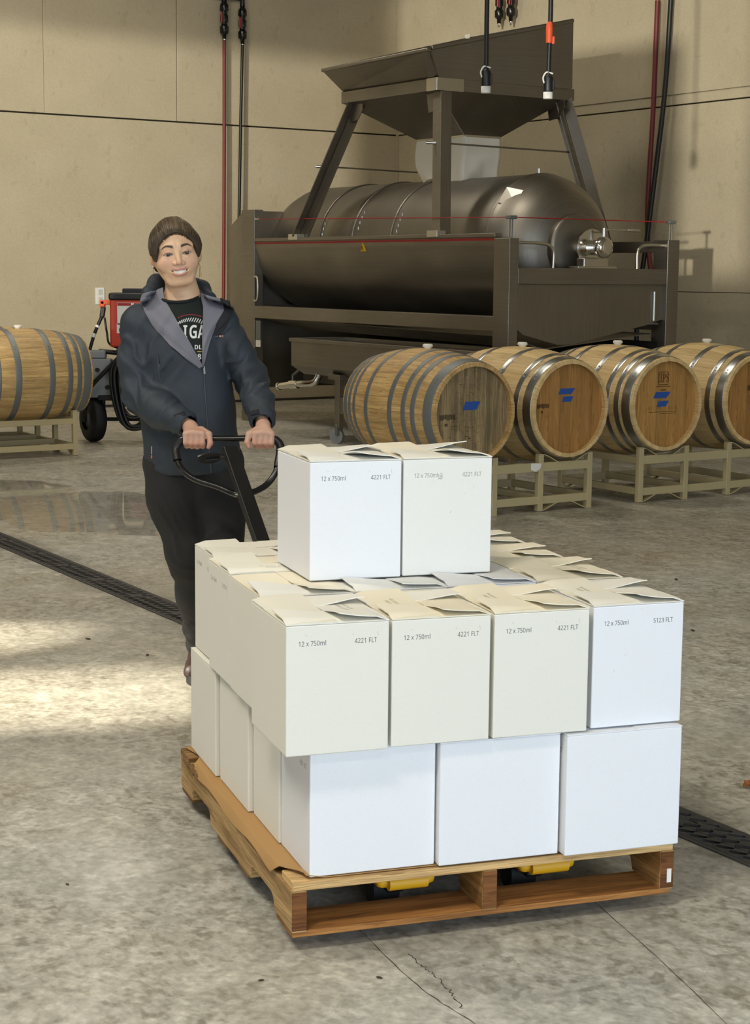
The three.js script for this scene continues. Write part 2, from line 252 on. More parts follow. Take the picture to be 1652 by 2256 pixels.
{ // lamps
  const lens = new THREE.MeshStandardMaterial({ color: 0xffffff, emissive: new THREE.Color(1, 0.88, 0.7), emissiveIntensity: 6 }), shell = std(0xd8d8d4, 0.5);
  for (const [x, z, where, k] of LAMPS) {
    const o = thing('high_bay_lamp', `long white high bay lamp hung below the ceiling ${where}`, 'lamp', room(x, LY(x), z), RT, 'high bay lamps under the ceiling');
    part('housing', bx(LAMP.w + 0.06, 0.1, LAMP.d + 0.06, 0, 0.06, 0, 0.02), shell, o); part('lens', bx(LAMP.w, 0.012, LAMP.d, 0, 0.004, 0, 0.003), lens, o);
    part('hanger', [rod(V(-0.6, 0.1, 0), V(-0.6, ROOM.h - LY(x), 0), 0.006, 6), rod(V(0.6, 0.1, 0), V(0.6, ROOM.h - LY(x), 0), 0.006, 6)], M.steelLight, o);
    areaLight('high_bay_lamp_light', LAMP.color, LAMP.L * k, LAMP.w, LAMP.d, room(x, LY(x) - 0.015, z), room(x, 0, z));
  }
  for (const [at, aim, cone, power, which] of FLOODS) {
    const d = aim.clone().sub(at).normalize(), o = thing('floodlight', `small square floodlight behind the viewer that throws the ${which} pool of light`, 'lamp', at, 0, 'wall floodlights');
    part('housing', bar(d.clone().multiplyScalar(-0.16), d.clone().multiplyScalar(-0.03), 0.24, 0.2, 0.01), M.black, o); part('lens', bar(d.clone().multiplyScalar(-0.03), d.clone().multiplyScalar(-0.02), 0.2, 0.16, 0.002), lens, o);
    part('bracket', rod(d.clone().multiplyScalar(-0.12), LW.clone().multiplyScalar(1.04), 0.02, 8), M.black, o);
    const s = new THREE.SpotLight(new THREE.Color(1, 0.91, 0.74), power, 0, cone, 0.9, 2); s.name = 'floodlight_light'; s.position.copy(at); s.target.position.copy(aim); s.castShadow = true; s.shadow.radius = 1; scene.add(s, s.target);
  }
}
{ // trench drain: two edge rails, a channel below, cast grate sections
  const o = thing('trench_drain', 'black cast iron trench drain with slotted grates set in the concrete floor', 'drain', room(8.8, 0, 8.74), RT - Math.atan(0.035));
  part('channel', [bx(20, 0.008, 0.18, 3, -0.11, 0, 0), bx(20, 0.11, 0.006, 3, -0.055, 0.09, 0), bx(20, 0.11, 0.006, 3, -0.055, -0.09, 0)], M.dark, o);
  part('rail', bx(20, 0.02, 0.016, 3, -0.006, 0.086, 0.003), M.cast, o); part('rail', bx(20, 0.02, 0.016, 3, -0.006, -0.086, 0.003), M.cast, o);
  const holes = [];
  for (let row = 0; row < 3; row++) for (let k = 0; k < 9; k++) { // slanting slots, staggered from row to row
    const cx = -0.245 + 0.0545 * k + (row % 2) * 0.026 + 0.028, cz = (row - 1) * 0.047, h = []; if (cx > 0.225) continue;
    for (let i = 0; i < 10; i++) { const a = (i / 10) * 2 * PI, e = 0.0166, l = 0.0185 * Math.sign(Math.cos(a)), x = l + e * Math.cos(a), y = e * Math.sin(a), c = 0.82, s = 0.57; h.push([cx + x * c - y * s, cz + (x * s + y * c) * 0.92]); }
    holes.push(h);
  }
  const g = uvm(extrude([[-0.249, -0.076], [0.249, -0.076], [0.249, 0.076], [-0.249, 0.076]], 0.012, 0.0015, holes)); g.rotateX(-PI / 2); g.translate(0, -0.009, 0);
  for (let k = 0; k < 22; k++) { const m = part('grate', g, M.cast, o); m.position.x = -2.25 + k * 0.502; }
  part('cover', bx(4.4, 0.012, 0.152, -4.72, -0.003, 0), M.cast, o); part('cover', bx(4, 0.012, 0.152, 10.9, -0.003, 0), M.cast, o);
}
// ---------------------------------------------------------------- things on the walls
{
  const o = thing('outlet_plate', 'white outlet cover plate on the tan wall above the pressure washer', 'outlet', room(0, 1.296, 4.139), RT);
  part('plate', bx(0.012, 0.19, 0.11, 0.006, 0, 0, 0.004), M.white, o);
  for (const y of [-0.045, 0.045]) part('socket', bx(0.006, 0.06, 0.05, 0.014, y, 0, 0.002), std(0xc9c6bc, 0.5), o);
}
function ballValve(o, x, y, z, turn) { // a black plastic ball valve with a red lever, round a vertical pipe
  const at = (g) => { g.rotateY(turn); g.translate(x, y, z); return g; };
  part('pipe', at(lathe([[0.028, 0.18], [0.028, 2.6], [0, 2.6]], 16)), M.black, o);
  part('valve_body', at(lathe([[0, -0.22], [0.022, -0.22], [0.026, -0.17], [0.05, -0.15], [0.053, -0.08], [0.036, -0.06], [0.036, -0.03], [0.048, -0.02], [0.048, 0.05], [0.036, 0.06], [0.036, 0.09], [0.053, 0.11], [0.05, 0.17], [0.03, 0.2], [0.03, 0.24]], 20)), M.blackGloss, o);
  part('fitting', at(lathe([[0, -0.26], [0.014, -0.26], [0.016, -0.22], [0.018, -0.2]], 12)), M.chrome, o);
  part('lever', at(mg([bx(0.028, 0.13, 0.022, 0.062, 0.02, 0.022, 0.006), rod(V(0.03, 0.015, 0), V(0.062, 0.015, 0.012), 0.014, 8)])), M.red, o);
  part('lever_guard', at(bx(0.03, 0.16, 0.018, 0.078, 0.02, 0.0, 0.006)), M.black, o);
}
{
  const mk = (label, x, y, z, turn, group, clip) => { const o = thing('ball_valve', label, 'valve', room(x, y, z), RT, group); ballValve(o, 0, 0, 0, turn); if (clip) part('pipe_clip', [bx(0.03, 0.07, 0.5, -0.03, 0.28, 0.02, 0.01), bx(0.06, 0.09, 0.09, 0, 0.28, 0, 0.01)], M.black, o); return o; };
  mk('black ball valve with red lever above the red hose on the left wall', 0.09, 4.53, 2.545, -0.6, 0, true);
  mk('black ball valve with red lever above the black hose on the left wall', 0.09, 4.49, 2.3, -0.6);
  mk('black ball valve with red lever behind the hopper top, nearer the hanging cable', 2.3, 4.66, 0.16, -0.6);
  mk('black ball valve behind the hopper top, right one of the two', 2.52, 4.66, 0.16, -0.6);
  mk('black ball valve above the red hose on the right wall', 4.92, 4.62, 0.12, 0);
  mk('black ball valve above the black hose on the right wall', 5.12, 4.62, 0.12, 0);
  const hose = (label, pts, mat, r = 0.021) => { const o = thing('hose', label, 'hose', room(pts[0][0], 0, pts[0][2]), RT); part('hose_line', tube(pts.map((p) => V(p[0] - pts[0][0], p[1], p[2] - pts[0][2])), r, 60, 10), mat, o); };
  hose('red hose hanging straight down the left wall behind the person', [[0.09, 4.3, 2.545], [0.09, 3, 2.55], [0.1, 1.4, 2.57], [0.12, 0.6, 2.6], [0.3, 0.03, 2.7], [0.8, 0.02, 3.0]], M.redHose);
  hose('black hose hanging down the left wall beside the red hose', [[0.09, 4.26, 2.3], [0.1, 3.4, 2.33], [0.11, 2.3, 2.36], [0.12, 1.2, 2.4], [0.2, 0.3, 2.4], [0.6, 0.02, 2.3]], M.cord, 0.019);
  hose('red hose hanging down the right wall behind the press', [[4.92, 4.38, 0.12], [4.9, 3.3, 0.115], [4.86, 2.1, 0.11], [5.06, 1.3, 0.14], [5.28, 0.8, 0.2], [5.3, 0.1, 0.3], [5.6, 0.03, 0.5]], M.redHose, 0.026);
  hose('black hose hanging down the right wall beside the red hose', [[5.12, 4.38, 0.12], [5.06, 3.4, 0.115], [4.9, 2.1, 0.13], [4.81, 1.3, 0.16], [4.8, 0.4, 0.2], [4.7, 0.03, 0.5]], M.cord, 0.026);
}
{ // power cables with plugs that hang from the ceiling in front of the hopper
  const cable = (label, x, z, yb, tip, extra) => {
    const o = thing('power_cable', label, 'cable', V(x, yb, z));
    part('cord', tube([V(0, 0.1, 0), V(0.002, 1, 0), V(tip, 7.2 - yb, 0)], 0.0165, 40, 8), M.cord, o);
    part('connector', mg([lathe([[0.026, 0], [0.034, 0.012], [0.034, 0.1], [0.02, 0.118], [0, 0.118]], 16), bx(0.024, 0.07, 0.03, 0.03, 0.05, 0, 0.006)]), M.black, o);
    part('plug_face', lathe([[0, -0.044], [0.03, -0.044], [0.033, -0.04], [0.033, 0.002], [0, 0.002]], 16), M.white, o);
    part('clip', tube([V(-0.03, 0.06, 0.02), V(-0.036, 0.1, 0.01), V(-0.012, 0.135, 0.01), V(0.03, 0.125, 0.01)], 0.006, 12, 6), M.white, o);
    if (extra) { part('tape_wrap', lathe([[0.019, 0.33], [0.022, 0.335], [0.024, 0.42], [0.02, 0.47], [0, 0.47]], 14), M.orange, o); part('tape_tail', bx(0.02, 0.05, 0.006, 0.026, 0.35, 0.004, 0.002), M.orange, o); }
  };
  cable('black power cable with white plug hanging left of the taped one', 0.734, -12, 2.87, 0.05);
  cable('black power cable with orange tape and white plug hanging before the hopper', 1.162, -12, 2.835, -0.05, true);
}

// ---------------------------------------------------------------- pallet, sheet, jack, wine cases
const LIFT = 0.038, DECK = LIFT + 0.135;
{
  const o = thing('wooden_pallet', 'worn wooden pallet carrying the white wine cases, lifted on the jack', 'pallet', pal(0, 0, 0), PY);
  const wood = (k, r = 0.8) => std(k, r, 0, { map: palletMap }), mats = [wood(0xe6d3b4), wood(0xd8bf98), wood(0xc8b18c), wood(0xf2e2c4), wood(0xd8caae, 0.9)], worn = [wood(0xa89478, 0.9), wood(0x96836a, 0.9)];
  const plank = (name, a0, a1, y0, y1, b0, b1, mat, along) => { const g = uvm(new RoundedBoxGeometry(a1 - a0, y1 - y0, b1 - b0, 1, 0.003), 1, rr(0, 1), rr(0, 1), along); g.translate((a0 + a1) / 2, (y0 + y1) / 2, -(b0 + b1) / 2); return part(name, g, mat, o); };
  const y0 = LIFT, y1 = LIFT + 0.016, y2 = LIFT + 0.114, y3 = DECK;
  // notched stringers
  const st = [[0, y1], [0.15, y1], [0.16, y1 + 0.028], [0.18, y1 + 0.038], [0.36, y1 + 0.038], [0.38, y1 + 0.028], [0.39, y1], [0.83, y1], [0.84, y1 + 0.028], [0.86, y1 + 0.038], [1.04, y1 + 0.038], [1.06, y1 + 0.028], [1.07, y1], [1.219, y1], [1.219, y2], [0, y2]];
  for (const [a, m] of [[0.002, 4], [0.489, 2], [0.976, 1]]) { const g = extrude(st, 0.034, 0.002); g.rotateY(PI / 2); g.translate(a + 0.002, 0, 0); part('stringer', uvm(g, 1, rr(0, 1), rr(0, 1)), mats[m], o); }
  for (const a of [0.002, 0.489, 0.976]) part('end_grain', bx(0.036, 0.094, 0.002, a + 0.019, (y1 + y2) / 2, 0.0022, 0), wood(0x8e6846, 0.9), o);
  const top = [[0.0, 0.1], [0.165, 0.255], [0.315, 0.405], [0.49, 0.585], [0.66, 0.75], [0.82, 0.91], [0.965, 1.055], [1.11, 1.219]];
  top.forEach(([b0, b1], i) => plank('deck_board', i ? 0 : 0.006, i ? 1.016 : 1.012, y2, y3 - (i ? 0.002 : 0), b0, b1, i ? (i % 2 ? worn[0] : mats[2]) : mats[3]));
  [[0.0, 0.14], [0.42, 0.52], [0.66, 0.76], [1.08, 1.219]].forEach(([b0, b1], i) => plank('bottom_board', 0.004, 1.008, y0, y1, b0, b1, i ? worn[i % 2] : wood(0xc59a66)));
  // chewed far corner of the near side
  for (const [b, l] of [[1.14, 0.07], [1.06, 0.06], [1.0, 0.05]]) part('splinter', bar(V(-0.004, y2 + 0.008, -b), V(-0.006, y2 + 0.002, -b + l), 0.012, 0.014, 0.003), worn[1], o);
  part('paper_scrap', bx(0.012, 0.036, 0.002, 1.0, LIFT + 0.05, 0.0045, 0), M.white, o);
}
{
  const o = thing('kraft_sheet', 'brown kraft paper sheet lying between the pallet deck and the bottom row of cases', 'sheet', pal(0, 0, 0), PY);
  part('paper', sheet(120, 60, (u, v) => { // hangs a little over the near side of the deck, curls at the front corner
    const b = mix(0.012, 1.2, v), lip = ss(0.02, 0.16, b) * ss(1.12, 0.98, b), e = clamp(1 - u / 0.05), inn = mix(0.022 + 0.012 * Math.sin(v * 23), -0.009, lip) + 0.02 * ss(0.1, 0, b);
    return V(mix(inn, 1.004, u), DECK + 0.0045 - 0.02 * ss(0.0, -0.009, mix(inn, 1.004, u)) * lip * (1 + 0.3 * Math.sin(v * 17)) + (1 - lip) * 0.01 * e * ss(1, 0.2, v), -b);
  }, 0.002), M.kraft, o);
}
{
  const o = thing('pallet_jack', 'black hand pallet jack with loop handle and yellow fork tips, pushed under the pallet', 'pallet jack', pal(0.508, 0, 1.42), PY);
  // parts below are in pallet axes relative to the pump: x along the front edge, z towards the viewer
  const jp = (w) => { const d = w.clone().sub(pal(0.508, 0, 1.42)); return V(d.dot(PU), d.y, -d.dot(PD)); };
  for (const s of [-1, 1]) {
    const x = s * 0.19;
    const f = part('fork', [bx(0.16, 0.05, 1.24, x, 0.115, 0.66, 0.012), bx(0.05, 0.06, 0.14, x, 0.09, 1.2, 0.01)], M.black, o);
    part('fork_tip', [bx(0.155, 0.036, 0.1, x, 0.122, 1.3, 0.016), rod(V(x - 0.05, 0.12, 1.35), V(x + 0.05, 0.12, 1.35), 0.018, 10)], M.yellow, f);
    const w = new THREE.CylinderGeometry(0.04, 0.04, 0.07, 20); w.rotateZ(PI / 2); w.translate(x, 0.04, 1.16); part('load_wheel', w, M.rubber, o);
  }
  part('frame', [bx(0.54, 0.12, 0.12, 0, 0.15, 0.02, 0.02), bx(0.3, 0.2, 0.08, 0, 0.24, 0.0, 0.02)], M.black, o);
  part('pump', [lathe([[0, 0.05], [0.06, 0.05], [0.06, 0.2], [0.045, 0.22], [0.045, 0.3], [0, 0.3]], 20).translate(0, 0.02, -0.1)], M.black, o);
  for (const s of [-1, 1]) { const w = new THREE.CylinderGeometry(0.09, 0.09, 0.05, 24); w.rotateZ(PI / 2); w.translate(s * 0.07, 0.09, -0.12); part('steer_wheel', w, M.rubber, o); }
  const W = (x, y, z) => jp(V(x, y, z)), piv = W(-0.175, 0.2, -5.39), top = W(-0.533, 0.982, -6.115);
  part('shaft', bar(piv, top.clone().lerp(piv, 0.015), 0.052, 0.032, 0.004), M.black, o);
  const loop = part('loop_handle', tube([W(-0.462, 0.818, -5.972), W(-0.5, 0.818, -6.0), W(-0.56, 0.84, -6.02), W(-0.643, 0.864, -6.04), W(-0.688, 0.892, -6.06), W(-0.712, 0.925, -6.09), W(-0.72, 0.965, -6.115), W(-0.7, 0.998, -6.12), W(-0.66, 1.003, -6.12), W(-0.53, 1.003, -6.12), W(-0.4, 1.008, -6.12), W(-0.365, 1.005, -6.12), W(-0.343, 0.975, -6.115), W(-0.35, 0.906, -6.07), W(-0.385, 0.85, -6.04), W(-0.435, 0.824, -6.005), W(-0.458, 0.82, -5.985)], 0.0115, 120, 12), M.blackGloss, o);
  part('grip', tube([W(-0.712, 0.925, -6.09), W(-0.72, 0.965, -6.115), W(-0.7, 0.998, -6.12)], 0.0155, 20, 12), M.black, loop); part('grip', tube([W(-0.365, 1.005, -6.12), W(-0.343, 0.975, -6.115), W(-0.35, 0.906, -6.07)], 0.0155, 20, 12), M.black, loop);
  const lev = part('lever', sheet(10, 4, (u, v) => { const x = mix(-0.635, -0.535, u), w = 0.026 * Math.sin(PI * clamp(u * 0.85 + 0.15)); return W(x, 0.932 + 0.01 * u + (v - 0.5) * w * 1.5, -6.075 + 0.014 * v); }, 0.008), M.black, o);
  part('lever_slot', bar(W(-0.61, 0.93, -6.062), W(-0.56, 0.934, -6.062), 0.012, 0.006, 0.002), M.dark, lev);
  part('bolt', rod(W(-0.488, 0.822, -5.975), W(-0.478, 0.824, -5.955), 0.008, 10), M.chrome, o);
}
// wine cases: narrow printed ends face local +-z; top closed by four interleaved flaps
const CASE = { w: 0.25, h: 0.309, d: 0.316 };
function caseAtlas(right, ink, marks) {
  return canvasTex(1024, 640, (c, W, Hh) => {
    c.fillStyle = '#fff'; c.fillRect(0, 0, W, Hh);
    for (let i = 0; i < 9000; i++) { const k = 225 + Math.floor(rnd() * 30); c.fillStyle = `rgba(${k},${k},${k - 4},0.2)`; c.fillRect(rnd() * W, rnd() * Hh, 1 + rnd() * 6, 1 + rnd() * 2); }
    c.strokeStyle = 'rgba(120,112,95,0.35)'; for (let i = 0; i < 3; i++) { c.lineWidth = 1 + rnd() * 1.5; c.beginPath(); const x = rnd() * W * 0.48, y = rnd() * Hh; c.moveTo(x, y); c.lineTo(x + rr(-14, 14), y + rr(-10, 24)); c.stroke(); }
    c.fillStyle = ink; c.font = '33px sans-serif'; c.textBaseline = 'alphabetic';
    c.save(); c.translate(58, 100); c.scale(0.86, 1); c.fillText('12 x 750ml', 0, 0); c.restore(); c.save(); c.translate(338, 100); c.scale(0.86, 1); c.fillText(right, 0, 0); c.restore();
    if (marks) { c.fillStyle = 'rgba(150,145,135,0.5)'; for (let i = 0; i < 40; i++) c.fillRect(196 + rnd() * 24, 76 + rnd() * 34, 5, 3); }
  });
}
const PRINT = { a: caseAtlas('4221 FLT', '#64676d', 0), b: caseAtlas('5123 FLT', '#4e5157', 0), f: caseAtlas('4221 FLT', '#a3a096', 1) };
const CASEMAT = {};
const caseMat = (kind, color) => (CASEMAT[kind + color] ??= std(color, 0.75, 0, { map: PRINT[kind] }));
const FLAPMAT = {}; const flapMat = (c) => (FLAPMAT[c] ??= std(c, 0.78));
const careTex = canvasTex(512, 256, (c) => { c.fillStyle = '#fff'; c.fillRect(0, 0, 512, 256); c.translate(256, 128); c.fillStyle = 'rgba(120,108,92,0.6)'; c.font = 'bold 27px sans-serif'; c.textAlign = 'center'; c.fillText('GLASS-HANDLE', 0, -8); c.fillText('WITH CARE', 0, 26); });
const CAREMAT = {}, careMat = (col) => (CAREMAT[col] ??= std(col, 0.78, 0, { map: careTex }));
const caseBody = (() => {
  const g = new RoundedBoxGeometry(CASE.w, CASE.h - 0.004, CASE.d, 2, 0.0035), n = g.attributes.normal, uv = g.attributes.uv, per = uv.count / 6; g.translate(0, (CASE.h - 0.004) / 2, 0); g.clearGroups();
  for (let f = 0; f < 6; f++) for (let i = f * per; i < (f + 1) * per; i++) { const u = uv.getX(i), v = uv.getY(i); if (f >= 4) uv.setXY(i, u * 0.5, v); else if (f < 2) uv.setXY(i, 0.5 + u * 0.5, v * 0.8); else uv.setXY(i, 0.55 + u * 0.4, v * 0.7); }
  return g;
})();
// flap k: 0 front, 1 right, 2 back, 3 left; each overlaps the one before it at its own beginning
function flapGeo(k, lift) {
  const W = CASE.w, D = CASE.d, len = k % 2 ? D : W, dep = W / 2 - 0.001;
  return sheet(14, 8, (u, v) => {
    const over = ss(0.62, 0.0, u), hgt = lift < 0 ? CASE.h - 0.0012 + 0.0018 * over * ss(0, 0.25, v) : CASE.h - 0.003 + 0.0022 + ss(0, 0.25, v) * 0.0022 * (1 + over * 3.2) + lift * over * over * v * v + 0.0007 * Math.sin(u * 5 + k) * v, s = u * len, t = v * dep;
    if (k === 0) return V(-W / 2 + s, hgt, D / 2 - t);
    if (k === 1) return V(W / 2 - t, hgt, D / 2 - s);
    if (k === 2) return V(W / 2 - s, hgt, -D / 2 + t);
    return V(-W / 2 + t, hgt, -D / 2 + s);
  }, 0.0024, (u, v) => [u, v]);
}
const FLAPS = [0.002, 0.005, 0.009, 0.013, -1].map((l) => [0, 1, 2, 3].map((k) => flapGeo(k, l)));
let caseNo = 0;
function wineCase(label, a, y, b, { turn = 0, kind = 'a', color = 0xeeeff0, top = color, lifts = [0, 2, 1, 0], care = -1, group, skew = 0, sy = 1 } = {}) {
  const o = thing('wine_case', label, 'box', pal(a, y, b), PY + turn + skew, group);
  const body = part('carton', caseBody, caseMat(kind, color), o); body.scale.y = sy;
  lifts.forEach((l, k) => { const f = part('flap', FLAPS[l][k], k === care ? careMat(Array.isArray(top) ? top[k] : top) : flapMat(Array.isArray(top) ? top[k] : top), o); f.position.y = CASE.h * (sy - 1); });
  return o;
}
{
  const W = CASE.w, D = CASE.d, hw = W / 2, hd = D / 2, Y0 = DECK + 0.006, Y1 = Y0 + CASE.h + 0.004, Y2 = Y1 + CASE.h + 0.007;
  const white = 0xe9ebef, cream = 0xe6e4da, yel = 0xf0e8d2, old = 0xebe2c9, Q = PI / 2;
  const c = (label, a0, y, b0, o = {}) => wineCase(label, a0 + (o.turn ? hd : hw), y, b0 + (o.turn ? hw : hd), o);
  const FLAT = [4, 4, 4, 4];
  // bottom layer: two rows of three long sides across the front, then two rows of four
  c('bottom white case at the left front corner of the pallet', 0.05, Y0, 0.012, { turn: Q, lifts: FLAT, color: white });
  c('bottom white case in the middle of the front row under the printed cases', 0.371, Y0, -0.006, { turn: Q, lifts: FLAT, color: white });
  c('bottom white case at the right front corner of the pallet', 0.693, Y0, -0.03, { turn: Q, lifts: FLAT, color: white, skew: 0.006 });
  c('bottom case second from the front along the left side of the pallet', 0.045, Y0, 0.267, { turn: Q, lifts: FLAT, color: cream });
  c('bottom case in the second row, hidden in the middle of the stack', 0.372, Y0, 0.262, { turn: Q, lifts: FLAT, color: cream });
  c('bottom case in the second row on the right side of the pallet', 0.698, Y0, 0.245, { turn: Q, lifts: FLAT, color: cream });
  for (let i = 0; i < 4; i++) {
    c(i ? `bottom case in the third row, ${['', 'second', 'third', 'fourth'][i]} from the left side` : 'bottom case third from the front along the left side of the pallet', 0.034 + i * 0.253, Y0, 0.534, { lifts: FLAT, color: cream });
    c(i ? `bottom case in the last row, ${['', 'second', 'third', 'fourth'][i]} from the left side` : 'bottom case at the left back corner of the pallet, nearest the shoe', 0.026 + i * 0.254, Y0, 0.872, { lifts: FLAT, color: cream });
  }
  // middle layer: two rows of four printed ends across the front, then two rows of three
  c('leftmost of the four printed cases in the front of the middle layer, lifted flap', -0.022, Y1, -0.035, { color: cream, top: [0xeeece2, 0xeceae0, 0xeceae0, 0xeae6d6], lifts: [1, 3, 2, 0], care: 1, sy: 1.01 });
  c('second printed case from the left in the front of the middle layer, yellowed top', 0.238, Y1, -0.025, { color: cream, top: [yel, old, 0xe8e5da, old], lifts: [1, 2, 1, 0], care: 3 });
  c('third printed case from the left in the front of the middle layer', 0.498, Y1, -0.024, { color: cream, top: [yel, yel, yel, old], lifts: [1, 2, 1, 0], care: 3, sy: 1.0 });
  c('right front printed case reading 5123 in the middle layer, brighter white', 0.763, Y1, -0.008, { kind: 'b', color: white, top: [0xeae7dc, 0xebe8dd, 0xe9e6dc, 0xe9e4d3], lifts: [1, 3, 2, 0], care: 3, skew: 0.015 });
  c('middle layer case behind the leftmost printed one, white lifted front flap', 0.014, Y1, 0.328, { color: cream, top: [0xecebe4, yel, yel, yel], lifts: [2, 2, 4, 4] });
  c('middle layer case under the front edge of the left top case', 0.266, Y1, 0.334, { color: cream, top: 0xe9e8e2, lifts: [1, 1, 4, 4] });
  c('middle layer case under the front edge of the right top case', 0.518, Y1, 0.338, { color: white, top: 0xe6e6e6, lifts: [1, 1, 4, 4] });
  c('middle layer case behind the right front one, yellowed top with a lifted flap', 0.771, Y1, 0.34, { color: cream, top: yel, lifts: [1, 3, 2, 0], care: 1 });
  c('middle layer case on the left side with glass print on its top', 0.018, Y1, 0.664, { turn: Q, color: cream, top: [0xebe7d8, yel, 0xeceadd, 0xeceadd], kind: 'b', care: 3 });
  c('middle layer case in the third row, under the back of the top cases', 0.345, Y1, 0.668, { turn: Q, color: cream, top: yel, lifts: [4, 4, 4, 4] });
  c('middle layer case in the third row on the right edge of the stack', 0.685, Y1, 0.672, { turn: Q, color: cream, top: yel, lifts: [2, 1, 2, 1] });
  c('middle layer case at the left back corner of the stack, before the person', 0.038, Y1, 0.93, { turn: Q, color: cream, top: 0xebe8dc, kind: 'b', lifts: [1, 1, 0, 0] });
  c('middle layer case in the last row, behind the top cases', 0.36, Y1, 0.93, { turn: Q, color: cream, top: yel });
  c('middle layer case at the right back corner of the stack', 0.684, Y1, 0.93, { turn: Q, color: cream, top: 0xe8e2cf, lifts: [2, 1, 2, 1] });
  // two on top
  c('left one of the two cases on top, crisp dark print', 0.181, Y2, 0.462, { color: white, top: [0xeae9e2, 0xe9e7de, 0xe9e7de, 0xe7e3d4], lifts: [1, 3, 2, 0], sy: 1.015 });
  c('right one of the two cases on top, faded smudged print', 0.4395, Y2, 0.466, { kind: 'f', color: 0xe6e6e2, top: [0xe9e6da, 0xe9e6da, 0xe9e6da, yel], lifts: [1, 3, 3, 0], skew: -0.01, sy: 1.015 });
}

// ---------------------------------------------------------------- the person
const smin = (a, b, k) => { const h = clamp(0.5 + 0.5 * (b - a) / k); return mix(b, a, h) - k * h * (1 - h); }, smax = (a, b, k) => -smin(-a, -b, k);
const cap = (x, y, z, a, b) => { // tapered capsule between a and b = [x, y, z, r]
  const dx = b[0] - a[0], dy = b[1] - a[1], dz = b[2] - a[2], px = x - a[0], py = y - a[1], pz = z - a[2], t = clamp((px * dx + py * dy + pz * dz) / (dx * dx + dy * dy + dz * dz));
  return Math.hypot(px - dx * t, py - dy * t, pz - dz * t) - mix(a[3], b[3], t);
};
const chain = (x, y, z, pts, k) => { let d = 9; for (let i = 0; i + 1 < pts.length; i++) d = smin(d, cap(x, y, z, pts[i], pts[i + 1]), k); return d; };
const ell = (x, y, z, c, r) => { const a = (x - c[0]) / r[0], b = (y - c[1]) / r[1], d = (z - c[2]) / r[2], k = Math.hypot(a, b, d), q = Math.hypot(a / r[0], b / r[1], d / r[2]); return q > 1e-6 ? k * (k - 1) / q : -Math.min(...r); };
function nets(f, lo, hi, cell) { // surface nets
  const n = [0, 1, 2].map((i) => Math.ceil((hi[i] - lo[i]) / cell) + 1), [nx, ny, nz] = n, val = new Float32Array(nx * ny * nz), pos = [], idx = [], at = new Int32Array(nx * ny * nz).fill(-1);
  let q = 0; for (let k = 0; k < nz; k++) for (let j = 0; j < ny; j++) for (let i = 0; i < nx; i++) val[q++] = f(lo[0] + i * cell, lo[1] + j * cell, lo[2] + k * cell);
  const I = (i, j, k) => (k * ny + j) * nx + i;
  const C = [[0, 0, 0], [1, 0, 0], [0, 1, 0], [1, 1, 0], [0, 0, 1], [1, 0, 1], [0, 1, 1], [1, 1, 1]], E = [[0, 1], [2, 3], [4, 5], [6, 7], [0, 2], [1, 3], [4, 6], [5, 7], [0, 4], [1, 5], [2, 6], [3, 7]];
  for (let k = 0; k + 1 < nz; k++) for (let j = 0; j + 1 < ny; j++) for (let i = 0; i + 1 < nx; i++) {
    const v = C.map((c) => val[I(i + c[0], j + c[1], k + c[2])]); let m = 0; for (let c = 0; c < 8; c++) if (v[c] < 0) m |= 1 << c; if (m === 0 || m === 255) continue;
    let sx = 0, sy = 0, sz = 0, s = 0; for (const [a, b] of E) { if ((v[a] < 0) === (v[b] < 0)) continue; const t = v[a] / (v[a] - v[b]); sx += mix(C[a][0], C[b][0], t); sy += mix(C[a][1], C[b][1], t); sz += mix(C[a][2], C[b][2], t); s++; }
    at[I(i, j, k)] = pos.length / 3; pos.push(lo[0] + (i + sx / s) * cell, lo[1] + (j + sy / s) * cell, lo[2] + (k + sz / s) * cell);
  }
  const quad = (a, b, c, d, flip) => { if (a < 0 || b < 0 || c < 0 || d < 0) return; flip ? idx.push(a, c, b, a, d, c) : idx.push(a, b, c, a, c, d); };
  for (let k = 1; k + 1 < nz; k++) for (let j = 1; j + 1 < ny; j++) for (let i = 1; i + 1 < nx; i++) {
    const v = val[I(i, j, k)] < 0;
    if (v !== val[I(i + 1, j, k)] < 0) quad(at[I(i, j - 1, k - 1)], at[I(i, j, k - 1)], at[I(i, j, k)], at[I(i, j - 1, k)], !v);
    if (v !== val[I(i, j + 1, k)] < 0) quad(at[I(i - 1, j, k - 1)], at[I(i - 1, j, k)], at[I(i, j, k)], at[I(i, j, k - 1)], !v);
    if (v !== val[I(i, j, k + 1)] < 0) quad(at[I(i - 1, j - 1, k)], at[I(i, j - 1, k)], at[I(i, j, k)], at[I(i - 1, j, k)], !v);
  }
  const g = new THREE.BufferGeometry(); g.setAttribute('position', new THREE.Float32BufferAttribute(pos, 3)); g.setIndex(idx); g.computeVertexNormals(); return g;
}
function paint(g, f) { const p = g.attributes.position, c = new Float32Array(p.count * 3); for (let i = 0; i < p.count; i++) { const k = f(p.getX(i), p.getY(i), p.getZ(i)); c[i * 3] = k[0]; c[i * 3 + 1] = k[1]; c[i * 3 + 2] = k[2]; } g.setAttribute('color', new THREE.BufferAttribute(c, 3)); return g; }
